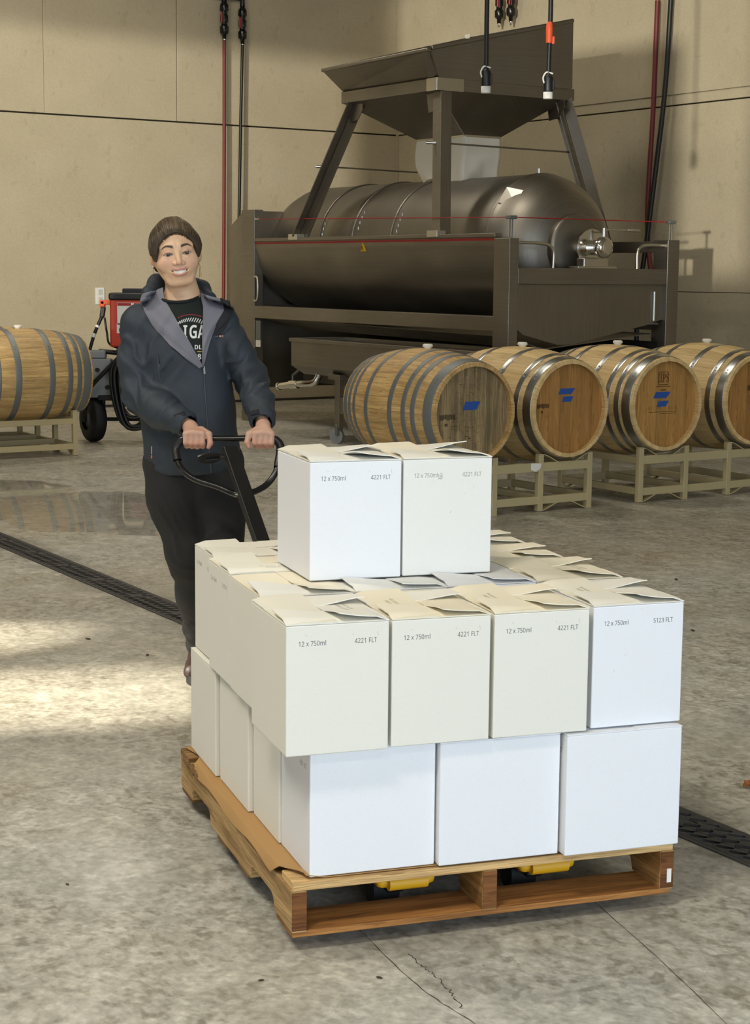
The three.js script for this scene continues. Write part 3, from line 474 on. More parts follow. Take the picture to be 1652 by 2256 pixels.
{
  const BASE = V(-0.7, 0, -6.56), o = thing('person', 'smiling person with tied-back brown hair in a dark navy jacket, pulling the pallet jack', 'person', BASE);
  const put = (name, g, mat, parent = o, label) => { g.translate(-BASE.x, 0, -BASE.z); return part(name, g, mat, parent, label); };
  const n3 = (x, y, z, f, s) => fbm(x * f + z * f * 0.7 + 9, y * f + z * f * 0.4 + 9, 256, 256, 3, s) - 0.5;
  // head: x to the picture's right, y up, z forward, origin between the ears at eye height
  const HM = new THREE.Matrix4().compose(V(-0.752, 1.666, -6.42), new THREE.Quaternion().setFromEuler(new THREE.Euler(0.02, 0.2, 0.125, 'YXZ')), V(1, 1, 1));
  const skull = (x, y, z) => smin(ell(x, y, z, [0, 0.024, -0.012], [0.079, 0.094, 0.1]), ell(x, y, z, [0, -0.038, 0.02], [0.067, 0.081, 0.074]), 0.03);
  const mouthY = (x) => -0.068 + x * x * 9; // the smile's curve
  const headF = (x, y, z) => {
    const ax = Math.abs(x);
    let d = skull(x, y, z);
    d = smin(d, ell(ax, y, z, [0.045, -0.034, 0.052], [0.029, 0.027, 0.029]), 0.028);              // cheekbones
    d = smin(d, cap(ax, y, z, [0.064, -0.035, -0.005, 0.018], [0.03, -0.1, 0.05, 0.02]), 0.02);     // jaw line
    d = smin(d, ell(x, y, z, [0, -0.102, 0.06], [0.026, 0.02, 0.023]), 0.02);                      // chin
    d = smin(d, cap(ax, y, z, [0.012, 0.026, 0.0815, 0.009], [0.052, 0.026, 0.06, 0.009]), 0.016);    // brow ridge
    d = smax(d, -ell(ax, y, z, [0.034, -0.003, 0.098], [0.021, 0.0115, 0.022]), 0.012);            // eye sockets
    d = smin(d, cap(ax, y, z, [0.019, 0.004, 0.083, 0.0045], [0.035, 0.0066, 0.0848, 0.0052]), 0.004); d = smin(d, cap(ax, y, z, [0.035, 0.0066, 0.0848, 0.0052], [0.051, 0.001, 0.073, 0.004]), 0.004); // upper lids
    d = smin(d, cap(ax, y, z, [0.02, -0.009, 0.083, 0.004], [0.036, -0.0125, 0.083, 0.0045]), 0.004); d = smin(d, cap(ax, y, z, [0.036, -0.0125, 0.083, 0.0045], [0.051, -0.005, 0.073, 0.004]), 0.004);
    d = smin(d, cap(x, y, z, [0, 0.006, 0.088, 0.007], [0, -0.032, 0.109, 0.0105]), 0.012);         // nose bridge and tip
    d = smin(d, ell(ax, y, z, [0.0145, -0.036, 0.096], [0.0085, 0.008, 0.011]), 0.006);             // wings
    d = smax(d, -ell(ax, y, z, [0.0075, -0.0455, 0.102], [0.0042, 0.004, 0.006]), 0.003);           // nostrils
    d = smin(d, ell(x, y, z, [0, -0.068, 0.068], [0.036, 0.026, 0.027]), 0.014);                    // mouth mound
    const my = mouthY(ax), dz = 0.0985 - ax * ax * 16;
    d = smax(d, -ell(x, y - my, z, [0, -0.001, dz], [0.035, 0.0088 * clamp(1.1 - ax / 0.037, 0.12), 0.022]), 0.003); // open smile
    d = smin(d, Math.hypot((y - my - 0.0078) * 1.0, (z - dz + 0.002)) - 0.0028 + ss(0.026, 0.038, ax) * 0.02, 0.004); // upper lip
    d = smin(d, Math.hypot((y - my + 0.0108) * 0.8, (z - dz + 0.003)) - 0.004 + ss(0.022, 0.036, ax) * 0.02, 0.005); // lower lip
    d = smax(d, -cap(ax, y, z, [0.0195, -0.042, 0.106, 0.002], [0.041, -0.066, 0.09, 0.0025]), 0.006); // smile folds
    // ears
    let e = smax(ell(ax, y, z, [0.087, -0.008, -0.012], [0.011, 0.034, 0.022]), -ell(ax, y, z, [0.098, -0.004, -0.004], [0.008, 0.02, 0.012]), 0.004);
    d = smin(d, e, 0.008);
    return smin(d, cap(x, y, z, [0, -0.06, -0.03, 0.056], [0.02, -0.2, -0.035, 0.062]), 0.025); // neck
  };
  const skinTone = [0.71, 0.45, 0.28];
  const headG = paint(nets(headF, [-0.115, -0.21, -0.125], [0.115, 0.13, 0.13], 0.0026), (x, y, z) => {
    const ax = Math.abs(x), my = mouthY(ax), t = [...skinTone], lay = (c, k) => { for (let i = 0; i < 3; i++) t[i] = mix(t[i], c[i], k); };
    const f = n3(x, y, z, 60, 5); t[0] *= 1 + f * 0.1; t[1] *= 1 + f * 0.14; t[2] *= 1 + f * 0.14;
    lay([0.6, 0.3, 0.22], 0.45 * ss(0.034, 0.012, Math.hypot(ax - 0.043, (y + 0.034) * 1.1)) * (z > 0.03 ? 1 : 0)); lay([0.6, 0.31, 0.23], 0.4 * ss(0.022, 0.008, Math.hypot(x, y + 0.037)) * (z > 0.08 ? 1 : 0));
    lay([0.58, 0.29, 0.22], 0.5 * ss(0.07, 0.084, ax) * (z < 0.03 ? 1 : 0));
    if (z > 0.06) {
      const by = 0.0235 + 0.006 * Math.sin(PI * clamp((ax - 0.012) / 0.05)) - ss(0.04, 0.06, ax) * 0.006, bw = mix(0.0062, 0.0026, clamp((ax - 0.014) / 0.044));
      lay([0.045, 0.027, 0.017], 1.0 * ss(bw * 1.25, bw * 0.5, Math.abs(y - by)) * ss(0.012, 0.017, ax) * ss(0.06, 0.052, ax)); // brows
      const ex = (ax - 0.035) / 0.0165, ey = y + 0.0015, lid = 0.0055 - ex * ex * 0.006; lay([0.035, 0.02, 0.015], 0.95 * ss(0.0034, 0.0012, Math.abs(ey - lid)) * (Math.abs(ex) < 1.06 ? 1 : 0)); // lashes
      lay([0.4, 0.22, 0.18], 0.45 * ss(0.022, 0.01, Math.hypot((ax - 0.035) * 0.9, (y - 0.001) * 1.4)));
      const up = y - my; if (ax < 0.035 && z > 0.075) { lay([0.46, 0.17, 0.14], 0.85 * ss(0.005, 0.003, Math.abs(up - (up > 0 ? 0.0078 : -0.0112))) * ss(0.034, 0.024, ax)); lay([0.12, 0.035, 0.03], (z < 0.092 - ax * ax * 16 ? 1 : 0) * ss(0.009, 0.006, Math.abs(up)) ); } // lips, inside of the mouth
    }
    return t;
  }).applyMatrix4(HM);
  // rest of the body, mostly under the clothes
  const elbL = [-0.905, 1.14, -6.44], elbR = [-0.468, 1.2, -6.47], wrL = [-0.682, 1.038, -6.205], wrR = [-0.412, 1.045, -6.205];
  const bodyF = (x, y, z) => {
    const zz = -6.47 + (z + 6.47) * 1.5;
    let d = chain(x, y, zz, [[-0.745, 1.42, -6.47, 0.1], [-0.735, 1.25, -6.47, 0.125], [-0.715, 1.05, -6.48, 0.12], [-0.69, 0.9, -6.49, 0.1]], 0.05);
    d = smin(d, cap(x, y, z, [-0.88, 1.41, -6.48, 0.045], [-0.6, 1.415, -6.48, 0.045]), 0.04); d = smin(d, cap(x, y, z, [-0.742, 1.6, -6.46, 0.05], [-0.744, 1.44, -6.47, 0.062]), 0.03);
    d = smin(d, chain(x, y, z, [[-0.89, 1.4, -6.48, 0.04], [...elbL, 0.03], [...wrL, 0.027]], 0.02), 0.03); d = smin(d, chain(x, y, z, [[-0.59, 1.4, -6.48, 0.038], [...elbR, 0.028], [...wrR, 0.027]], 0.02), 0.03);
    d = smin(d, chain(x, y, z, [[-0.765, 0.85, -6.49, 0.065], [-0.7, 0.52, -6.44, 0.055], [-0.688, 0.08, -6.62, 0.036]], 0.03), 0.04); d = smin(d, chain(x, y, z, [[-0.61, 0.85, -6.49, 0.065], [-0.575, 0.5, -6.42, 0.055], [-0.56, 0.08, -6.6, 0.036]], 0.03), 0.04);
    return d;
  };
  const bodyG = paint(nets(bodyF, [-1.02, 0.0, -6.75], [-0.34, 1.6, -6.15], 0.014), () => skinTone);
  // hands over the bar: s = 1 has the thumb on the picture's right
  const handF = (cx, cy, s, wr) => {
    const X = (u) => cx + s * u, F = [[-0.03, -0.007, 0.94], [-0.0105, 0.001, 1.0], [0.0095, 0.0, 1.03], [0.0295, -0.005, 0.97]]; // little finger to index
    const bones = [], palm = [];
    for (const [u, dy, k] of F) { const m = [X(u), cy + 0.021 + dy * 0.6, -6.098, 0.0112]; palm.push([m, [mix(X(u * 0.45), wr[0], 0.75), wr[1] + 0.002, wr[2] + 0.03, 0.0165]]); bones.push([m, [X(u * 0.99), cy - 0.014 * k, -6.0925, 0.0102], [X(u * 0.96), cy - 0.0285 * k, -6.115, 0.0094], [X(u * 0.94), cy - 0.02 * k, -6.139, 0.0085]]); }
    const th = [[X(0.022), cy + 0.03, -6.13, 0.014], [X(0.052), cy + 0.016, -6.107, 0.0118], [X(0.058), cy - 0.014, -6.094, 0.0102], [X(0.052), cy - 0.028, -6.091, 0.0082]];
    return (x, y, z) => {
      let p = cap(x, y, z, [...wr, 0.028], [mix(wr[0], cx, 0.4), wr[1] - 0.002, wr[2] + 0.035, 0.024]); for (const [a, b] of palm) p = smin(p, cap(x, y, z, a, b), 0.014);
      let d = p; for (const b of bones) d = smin(d, chain(x, y, z, b, 0.004), 0.0042); d = smin(d, ell(x, y, z, [X(0.0), cy + 0.022, -6.1], [0.036, 0.011, 0.012]), 0.008);
      return smin(d, chain(x, y, z, th, 0.004), 0.008);
    };
  };
  const handTone = (f0) => (x, y, z) => { const f = n3(x, y, z, 90, 15), k = ss(0.012, -0.012, y - 1.0); return [0.56 * (1 + f * 0.12) + 0.02 * k, 0.33 * (1 + f * 0.2) - 0.035 * k, 0.235 * (1 + f * 0.2) - 0.03 * k]; };
  const handLG = paint(nets(handF(-0.652, 1.003, 1, wrL), [-0.74, 0.95, -6.26], [-0.57, 1.09, -6.06], 0.0028), handTone()), handRG = paint(nets(handF(-0.404, 1.006, -1, wrR), [-0.485, 0.95, -6.26], [-0.33, 1.09, -6.06], 0.0028), handTone());
  const skin = new THREE.MeshPhysicalMaterial({ color: 0xffffff, vertexColors: true, roughness: 0.5, sheen: 0.15, sheenRoughness: 0.5 });
  const bg = mergeGeometries([headG, bodyG, handLG, handRG].map((g) => { const q = g.toNonIndexed(); return q; }));
  put('body', bg, skin);
  // eyes, teeth, hair
  for (const s of [-1, 1]) {
    const look = V(s * -0.02, 0.0, 1).normalize(), g = new THREE.SphereGeometry(0.0132, 32, 24);
    paint(g, (x, y, z) => { const c = V(x, y, z).normalize().dot(look); return c > 0.955 ? [0.005, 0.005, 0.006] : c > 0.82 ? [0.05, 0.045, 0.036] : [0.42, 0.37, 0.33]; });
    g.translate(s * 0.035, -0.0015, 0.0735); g.applyMatrix4(HM); put('eye', g, new THREE.MeshPhysicalMaterial({ color: 0xffffff, vertexColors: true, roughness: 0.15 }));
  }
  { const ts = []; for (let i = -4; i < 4; i++) { const x = (i + 0.5) * 0.0058, z = 0.0895 - x * x * 15, g = new RoundedBoxGeometry(0.0059, 0.0138 - Math.abs(x) * 0.2, 0.004, 2, 0.0006); g.rotateY(x * 16); g.translate(x, mouthY(x) + 0.0002, z); ts.push(g); } const g = mg(ts); g.applyMatrix4(HM); put('teeth', g, std(0xe9dfd0, 0.25)); }
  const hairF = (x, y, z) => {
    const ax = Math.abs(x); let d = skull(x, y, z) - 0.0155 - 0.004 * ss(0.05, 0.07, ax) * ss(0.06, 0.0, y) - 0.011 * n3(x, y, z, 26, 61) + 0.003 * Math.sin(ax * 90 + y * 25 + z * 30) * ss(0.01, 0.03, ax);
    d = smin(d, ell(x, y, z, [0, 0.028, -0.03], [0.088, 0.094, 0.09]), 0.02);
    const face = ell(x, y, z, [0, -0.03, 0.1], [0.082, 0.106, 0.118]);
    d = smax(d, -face, 0.008); d = smax(d, -(y + mix(0.075, 0.008, ss(-0.05, 0.0, z)) + 0.02 * ss(0.02, 0.05, z)), 0.012);
    d = smin(d, ell(x, y, z, [0, 0.0, -0.125], [0.035, 0.04, 0.032]), 0.015);
    const ear = ell(ax, y, z, [0.096, -0.012, -0.008], [0.024, 0.032, 0.022]); return smax(d, -ear, 0.006);
  };
  const hair = put('hair', paint(nets(hairF, [-0.115, -0.1, -0.17], [0.115, 0.15, 0.12], 0.003), (x, y, z) => { const f = 1 + 0.5 * n3(x, y, z, 60, 71); return [0.045 * f, 0.03 * f, 0.017 * f]; }).applyMatrix4(HM), std(0xffffff, 0.75, 0, { vertexColors: true }));
  { // strands drawn back from the hairline to the knot
    const gs = [], cols = [], end = V(0, 0.0, -0.118);
    for (let i = 0; i < 2000; i++) {
      const a = rr(-0.15, PI + 0.15), side = Math.cos(a), st = V(0.082 * side, -0.03 + 0.106 * Math.sin(a) * 0.99, 0.1).multiplyScalar(1); st.z = 0.1 - 0.1 * Math.abs(side) ** 3; st.y = Math.max(st.y, 0.004) * rr(0.93, 1.02); st.x *= rr(0.93, 1.02); const drop = rr(0, 0.55), pts = [];
      const off = rr(-0.0004, 0.0012), wav = rr(-0.004, 0.004), ph = rr(0, 6);
      for (let k = 0; k <= 15; k++) { const t = mix(drop * 0.4, 1, (k / 15) ** 1.7), q = st.clone().lerp(end, t).add(V(0, 0.03 * Math.sin(PI * t), 0)), dir = q.clone().sub(V(0, 0.0, -0.012)).normalize(); dir.x += wav * 8 * Math.sin(ph + t * 5) * 0.3; let r = 0.06; for (let n = 0; n < 20; n++) { const P = dir.clone().multiplyScalar(r).add(V(0, 0.0, -0.012)), d = Math.min(hairF(P.x, P.y, P.z), skull(P.x, P.y, P.z) - 0.002); if (Math.abs(d) < 0.0003) break; r -= d * 0.85; } r += off; if (k === 0) r -= 0.003; pts.push(dir.multiplyScalar(r).add(V(0, 0.0, -0.012))); }
      const P0 = pts[0]; if (ell(P0.x, P0.y, P0.z, [0, -0.03, 0.1], [0.072, 0.098, 0.108]) < 0) continue;
      const g = tube(pts, rr(0.0004, 0.0009), 22, 3).toNonIndexed(); g.deleteAttribute('uv'); const t = clamp(rnd() ** 2.4 + 0.5 * rnd() * ss(0.03, 0.0, Math.abs(P0.x - 0.006))), c = [mix(0.028, 0.24, t), mix(0.019, 0.165, t), mix(0.01, 0.088, t)]; paint(g, () => c); gs.push(g);
    }
    const g = mergeGeometries(gs); g.applyMatrix4(HM); put('hair_strands', g, std(0xffffff, 0.45, 0, { vertexColors: true }), hair);
  }
  { const w = [[[-0.083, -0.02, -0.03], [-0.088, -0.06, -0.03], [-0.08, -0.1, -0.035]], [[0.082, -0.03, -0.03], [0.084, -0.08, -0.04], [0.078, -0.11, -0.05]], [[0.08, -0.02, -0.035], [0.09, -0.07, -0.05], [0.088, -0.1, -0.05]]].map((p) => tube(p.map((q) => V(...q)), 0.0007, 12, 5)); const g = mg(w); g.applyMatrix4(HM); put('wisp', g, std(0x4a3520, 0.6), hair); }
  { const g = new THREE.SphereGeometry(0.004, 12, 8); g.translate(-0.09, -0.042, -0.004); g.applyMatrix4(HM); put('earring', g, M.chrome); }
  // clothes
  const cloth = (color, rough, s) => std(color, rough, 0, { bumpMap: plasterBump, bumpScale: 0.0006, ...s });
  const fold = (x, y, z, c, r, f, a) => { const k = ss(r, 0, Math.hypot(x - c[0], y - c[1], z - c[2])); if (!k) return 0; const w = 0.5 + 0.5 * Math.sin((y * 1.0 + x * c[3] + n3(x, y, z, 7, 33) * 0.22) * f); return a * k * (2 * Math.pow(w, 2.5) - 0.6); };
  const torsoF = (x, y, z, grow) => { const zz = -6.475 + (z + 6.475) * 1.42; return chain(x, y, zz, [[-0.748, 1.425, -6.475, 0.115 + grow], [-0.738, 1.3, -6.475, 0.16 + grow], [-0.72, 1.1, -6.475, 0.172 + grow], [-0.7, 0.92, -6.475, 0.185 + grow]], 0.05); };
  const V_L = [[-0.80, 1.53], [-0.785, 1.47], [-0.725, 1.378], [-0.645, 1.245]], V_R = [[-0.67, 1.53], [-0.652, 1.46], [-0.65, 1.36], [-0.65, 1.245]];
  const lerpAt = (L, y) => { for (let i = 0; i + 1 < L.length; i++) if (y <= L[i][1] && y >= L[i + 1][1]) { const t = (L[i][1] - y) / (L[i][1] - L[i + 1][1]); return mix(L[i][0], L[i + 1][0], t); } return y > L[0][1] ? L[0][0] : L[L.length - 1][0]; };
  const jacketBase = (x, y, z) => {
    let d = torsoF(x, y, z, 0);
    d = smin(d, cap(x, y, z, [-0.895, 1.4, -6.485, 0.072], [-0.6, 1.41, -6.485, 0.072]), 0.05);
    d = smin(d, cap(x, y, z, [-0.75, 1.48, -6.5, 0.085], [-0.75, 1.42, -6.49, 0.1]), 0.05);
    let s1 = chain(x, y, z, [[-0.888, 1.395, -6.485, 0.076], [-0.903, 1.26, -6.47, 0.074], [elbL[0] + 0.02, elbL[1], elbL[2], 0.071], [-0.8, 1.085, -6.33, 0.064], [wrL[0] - 0.02, wrL[1] + 0.012, wrL[2] - 0.02, 0.05]], 0.03);
    let s2 = chain(x, y, z, [[-0.592, 1.395, -6.485, 0.07], [-0.535, 1.3, -6.47, 0.064], [elbR[0] - 0.006, elbR[1], elbR[2], 0.06], [-0.438, 1.12, -6.34, 0.055], [wrR[0] - 0.004, wrR[1] + 0.02, wrR[2] - 0.02, 0.05]], 0.03);
    s1 -= fold(x, y, z, [-0.88, 1.13, -6.42, 0.6], 0.2, 95, 0.0065) + fold(x, y, z, [-0.74, 1.06, -6.25, -1.2], 0.13, 120, 0.005) + fold(x, y, z, [-0.9, 1.33, -6.45, 0.9], 0.18, 70, 0.006);
    s2 -= fold(x, y, z, [-0.46, 1.17, -6.42, -0.6], 0.2, 95, 0.0065) + fold(x, y, z, [-0.42, 1.09, -6.25, 0.5], 0.12, 120, 0.005) + fold(x, y, z, [-0.55, 1.34, -6.45, -1.2], 0.18, 75, 0.006);
    d -= 0.014 * n3(x, y * 0.6, z, 7, 3) + 0.006 * n3(x, y * 0.7, z, 18, 43) + fold(x, y, z, [-0.86, 1.3, -6.38, -1.6], 0.26, 48, 0.008) + fold(x, y, z, [-0.7, 0.9, -6.35, 0.3], 0.26, 46, 0.007);
    return smin(smin(d, s1, 0.022), s2, 0.022);
  };
  const frontZ = (f, x, y) => { let z = -6.1; for (let i = 0; i < 60; i++) { const d = f(x, y, z); if (d < 0.0006) break; z -= Math.max(0.0006, d * 0.6); if (z < -6.6) return -6.4; } return z; };
  const jacketF = (x, y, z) => {
    let d = jacketBase(x, y, z);
    if (y > 1.2 && z > -6.46) { const v = Math.max(lerpAt(V_L, y) - x, x - lerpAt(V_R, y)); d = smax(d, -Math.max(v, -6.46 - z, 1.245 - y), 0.006); } // open front
    d = smax(d, -cap(x, y, z, [-0.75, 1.62, -6.455, 0.082], [-0.745, 1.47, -6.465, 0.07]), 0.01); // neck hole
    d = smax(d, 0.838 + 0.02 * (x + 0.7) - y, 0.008); // hem
    d = smax(d, -cap(x, y, z, [...wrL.map((v, i) => v + [0.028, -0.014, 0.05][i]), 0.034], [-0.7, 1.052, -6.235, 0.034]), 0.006); d = smax(d, -cap(x, y, z, [...wrR.map((v, i) => v + [0.0, -0.014, 0.05][i]), 0.034], [-0.417, 1.07, -6.235, 0.034]), 0.006); // cuffs
    return d;
  };
  const navy = cloth(0x29313a, 0.66), lining = cloth(0x77767f, 0.85), liningDark = cloth(0x24242a, 0.85);
  const jk = put('jacket', nets(jacketF, [-1.04, 0.8, -6.72], [-0.32, 1.56, -6.12], 0.0065), navy);
  // hood lying round the neck
  const hoodF = (x, y, z) => {
    const hp = [[-0.862, 1.47, -6.44, 0.016], [-0.86, 1.515, -6.48, 0.026], [-0.835, 1.55, -6.55, 0.036], [-0.76, 1.545, -6.62, 0.048], [-0.675, 1.525, -6.58, 0.038], [-0.64, 1.495, -6.51, 0.026], [-0.615, 1.465, -6.45, 0.014]];
    return smax(chain(x, y, z, hp, 0.02) - 0.014 * n3(x, y, z, 16, 13), -cap(x, y, z, [-0.755, 1.66, -6.455, 0.07], [-0.748, 1.48, -6.465, 0.072]), 0.01);
  };
  put('hood', nets(hoodF, [-0.94, 1.4, -6.72], [-0.54, 1.63, -6.36], 0.006), navy, jk);
  // turned-out lining along the open front: [inner x, y, outer x, y]
  const lapel = (rows, mat, lift, name = 'lining') => { const S = (u, v) => { const t = u * (rows.length - 1), i = Math.min(rows.length - 2, Math.floor(t)), f = t - i, a = rows[i], b = rows[i + 1], x = mix(mix(a[0], b[0], f), mix(a[2], b[2], f), v), y = mix(mix(a[1], b[1], f), mix(a[3], b[3], f), v); return V(x, y, frontZ(jacketBase, x, y) + lift + 0.012 * Math.sin(PI * v) * (1 - u * 0.6) + 0.003 * Math.sin(v * 9 + u * 14)); }; put(name, sheet(28, 8, S, 0.004), mat, jk); };
  lapel([[-0.802, 1.535, -0.872, 1.515], [-0.79, 1.49, -0.885, 1.478], [-0.745, 1.42, -0.835, 1.4], [-0.70, 1.345, -0.765, 1.325], [-0.648, 1.248, -0.66, 1.243]], lining, 0.006);
  lapel([[-0.662, 1.52, -0.585, 1.50], [-0.65, 1.47, -0.572, 1.455], [-0.648, 1.41, -0.598, 1.405], [-0.65, 1.33, -0.622, 1.34], [-0.65, 1.248, -0.644, 1.243]], lining, 0.006);
  lapel([[-0.585, 1.502, -0.548, 1.492], [-0.572, 1.46, -0.54, 1.448], [-0.6, 1.405, -0.56, 1.4], [-0.613, 1.36, -0.59, 1.365]], liningDark, 0.007, 'storm_flap');
  { const zip = []; for (let i = 0; i <= 16; i++) { const y = mix(1.252, 0.85, i / 16), x = mix(-0.646, -0.617, i / 16); zip.push(V(x, y, frontZ(jacketBase, x, y) + 0.001)); } put('zip', tube(zip, 0.0038, 60, 6), std(0x3c424a, 0.5), jk); put('zip_pull', bar(V(-0.643, 1.25, zip[0].z + 0.006), V(-0.64, 1.22, zip[1].z + 0.007), 0.007, 0.004, 0.001), M.grey, jk);
    const pk = [[-0.815, 1.285], [-0.812, 1.24], [-0.806, 1.19]].map(([x, y]) => V(x, y, frontZ(jacketBase, x, y) + 0.001)); put('pocket_zip', tube(pk, 0.0025, 12, 5), std(0x39404a, 0.5), jk); put('pocket_zip_pull', bar(pk[0].clone().add(V(0.004, -0.03, 0.003)), pk[0].clone().add(V(0.004, -0.05, 0.003)), 0.004, 0.003, 0.001), M.grey, jk);
    const mark = (x0, x1, y, h, col, tilt = 0) => { const z = frontZ(jacketBase, (x0 + x1) / 2, y) + 0.002; const g = bx(x1 - x0, h, 0.0015, 0, 0, 0, 0); g.rotateZ(tilt); g.translate((x0 + x1) / 2, y, z); put('logo_mark', g, col, jk); };
    mark(-0.607, -0.594, 1.361, 0.005, std(0x8e939c, 0.6), -0.1); mark(-0.59, -0.582, 1.36, 0.006, std(0xb4b7bc, 0.6)); mark(-0.58, -0.574, 1.36, 0.008, std(0xb06a3a, 0.6));
    mark(-0.846, -0.842, 0.93, 0.03, std(0x9a9a94, 0.6)); mark(-0.847, -0.842, 0.905, 0.012, std(0xc07a38, 0.6));
  }
  { // cuff tabs
    put('cuff_tab', bar(V(-0.735, 1.07, -6.195), V(-0.695, 1.088, -6.19), 0.012, 0.022, 0.004), liningDark, jk); put('cuff_tab', bar(V(-0.46, 1.09, -6.19), V(-0.425, 1.1, -6.176), 0.01, 0.018, 0.004), liningDark, jk);
  }
  const shirtTex = canvasTex(512, 512, (c) => { // 0.26 m square of the chest
    c.fillStyle = '#161d18'; c.fillRect(0, 0, 512, 512);
    c.strokeStyle = '#8e2f2f'; c.lineWidth = 6; c.beginPath(); c.arc(270, 230, 190, -2.1, -0.9); c.stroke();
    c.strokeStyle = '#d8d6d0'; c.lineWidth = 7; for (let i = 0; i < 14; i++) { const a = -2.2 + i * 0.1, x = 270 + Math.cos(a) * 168, y = 244 + Math.sin(a) * 168; c.beginPath(); c.moveTo(x - 6, y + 14); c.lineTo(x + 8, y - 14); c.stroke(); }
    c.fillStyle = '#e8e6e0'; c.font = 'bold 132px sans-serif'; c.textAlign = 'left'; c.save(); c.translate(256, 212); c.scale(0.66, 1); c.fillText('GAN', 0, 0); c.fillText('I', -64, 0); c.restore();
    c.font = 'bold 44px sans-serif'; c.fillText('DLX', 296, 292); c.fillStyle = '#d8b65a'; c.fillRect(318, 306, 44, 6); c.fillStyle = '#e8e6e0'; c.font = 'bold 56px sans-serif'; c.fillText('8S', 318, 366);
  });
  const shirtF = (x, y, z) => smax(smax(smax(smin(smin(torsoF(x, y, z, -0.012), cap(x, y, z, [-0.84, 1.41, -6.48, 0.06], [-0.65, 1.415, -6.48, 0.06]), 0.04), cap(x, y, z, [-0.746, 1.53, -6.46, 0.07], [-0.745, 1.42, -6.465, 0.084]), 0.05), 1.1 - y, 0.004), y - (1.513 - 0.34 * (z + 6.455)), 0.003), -cap(x, y, z, [-0.75, 1.62, -6.457, 0.064], [-0.744, 1.5, -6.46, 0.066]), 0.003);
  { const ring = []; for (let i = 0; i < 28; i++) { const a = (i / 28) * 2 * PI; let r = 0.05; for (let n = 0; n < 40; n++) { const x = -0.746 + r * Math.sin(a), z = -6.46 + r * Math.cos(a), y = 1.511 - 0.34 * (z + 6.455); const d = cap(x, y, z, [-0.746, 1.53, -6.46, 0.07], [-0.745, 1.42, -6.465, 0.1]); r -= d * 0.7; } const x = -0.746 + r * Math.sin(a), z = -6.46 + r * Math.cos(a); ring.push(V(x, 1.511 - 0.34 * (z + 6.455), z)); } put('collar', tube(ring, 0.0055, 80, 8, true), std(0x121814, 0.85), o); }
  const sg = nets(shirtF, [-0.93, 1.08, -6.66], [-0.55, 1.57, -6.26], 0.005), sp = sg.attributes.position, suv = new Float32Array(sp.count * 2); for (let i = 0; i < sp.count; i++) { suv[i * 2] = clamp((sp.getX(i) + 0.83) / 0.26, 0.01, 0.99); suv[i * 2 + 1] = clamp((sp.getY(i) - 1.2) / 0.26, 0.01, 0.99); } sg.setAttribute('uv', new THREE.BufferAttribute(suv, 2));
  put('t_shirt', sg, std(0xffffff, 0.85, 0, { map: shirtTex }));
  const trousF = (x, y, z) => {
    let l = chain(x, y, z, [[-0.775, 0.87, -6.495, 0.12], [-0.755, 0.74, -6.48, 0.112], [-0.7, 0.52, -6.44, 0.086], [-0.69, 0.36, -6.5, 0.07], [-0.688, 0.13, -6.61, 0.054]], 0.05), r = chain(x, y, z, [[-0.615, 0.87, -6.495, 0.112], [-0.6, 0.72, -6.47, 0.1], [-0.575, 0.5, -6.41, 0.08], [-0.565, 0.34, -6.46, 0.068], [-0.56, 0.12, -6.59, 0.056]], 0.05);
    l -= fold(x, y, z, [-0.7, 0.52, -6.42, 0.5], 0.2, 70, 0.005) + fold(x, y, z, [-0.69, 0.2, -6.55, 0.2], 0.16, 110, 0.006) + fold(x, y, z, [-0.8, 0.66, -6.4, 1.2], 0.18, 70, 0.004); r -= fold(x, y, z, [-0.57, 0.5, -6.4, -0.6], 0.2, 70, 0.006);
    return smax(smax(smin(l, r, 0.012) - 0.008 * n3(x, y, z, 9, 23), 0.105 - y, 0.005), y - 1.0, 0.005);
  };
  put('trousers', nets(trousF, [-0.92, 0.08, -6.72], [-0.46, 1.02, -6.3], 0.0075), cloth(0x1f1f20, 0.88));
  for (const [x, z] of [[-0.694, -6.62], [-0.562, -6.6]]) {
    const sh = put('shoe', nets((a, b, c) => smax(smin(chain(a, b, c, [[x + 0.006, 0.058, z - 0.05, 0.042], [x - 0.004, 0.055, z + 0.05, 0.042], [x - 0.012, 0.046, z + 0.105, 0.038]], 0.02), cap(a, b, c, [x, 0.08, z - 0.02, 0.044], [x + 0.004, 0.16, z - 0.015, 0.042]), 0.03), 0.028 - b, 0.003), [x - 0.09, 0.01, z - 0.13], [x + 0.09, 0.22, z + 0.18], 0.006), std(0x2b1a14, 0.5));
    const pts = []; for (let i = 0; i < 28; i++) { const a = (i / 28) * 2 * PI, w = 0.046 - 0.006 * Math.cos(a * 2) - 0.004 * Math.sin(a); pts.push([x - 0.003 + Math.cos(a) * w, -(z + 0.026 + Math.sin(a) * 0.125)]); }
    const g = extrude(pts, 0.03, 0.003); g.rotateX(-PI / 2); g.translate(0, 0.004, 0); put('sole', g, M.rubber, sh);
    put('seam', tube([V(x - 0.03, 0.07, z + 0.07), V(x - 0.02, 0.1, z + 0.04), V(x - 0.012, 0.15, z + 0.03)], 0.0016, 10, 5), std(0x7a5a40, 0.6), sh);
  }
}

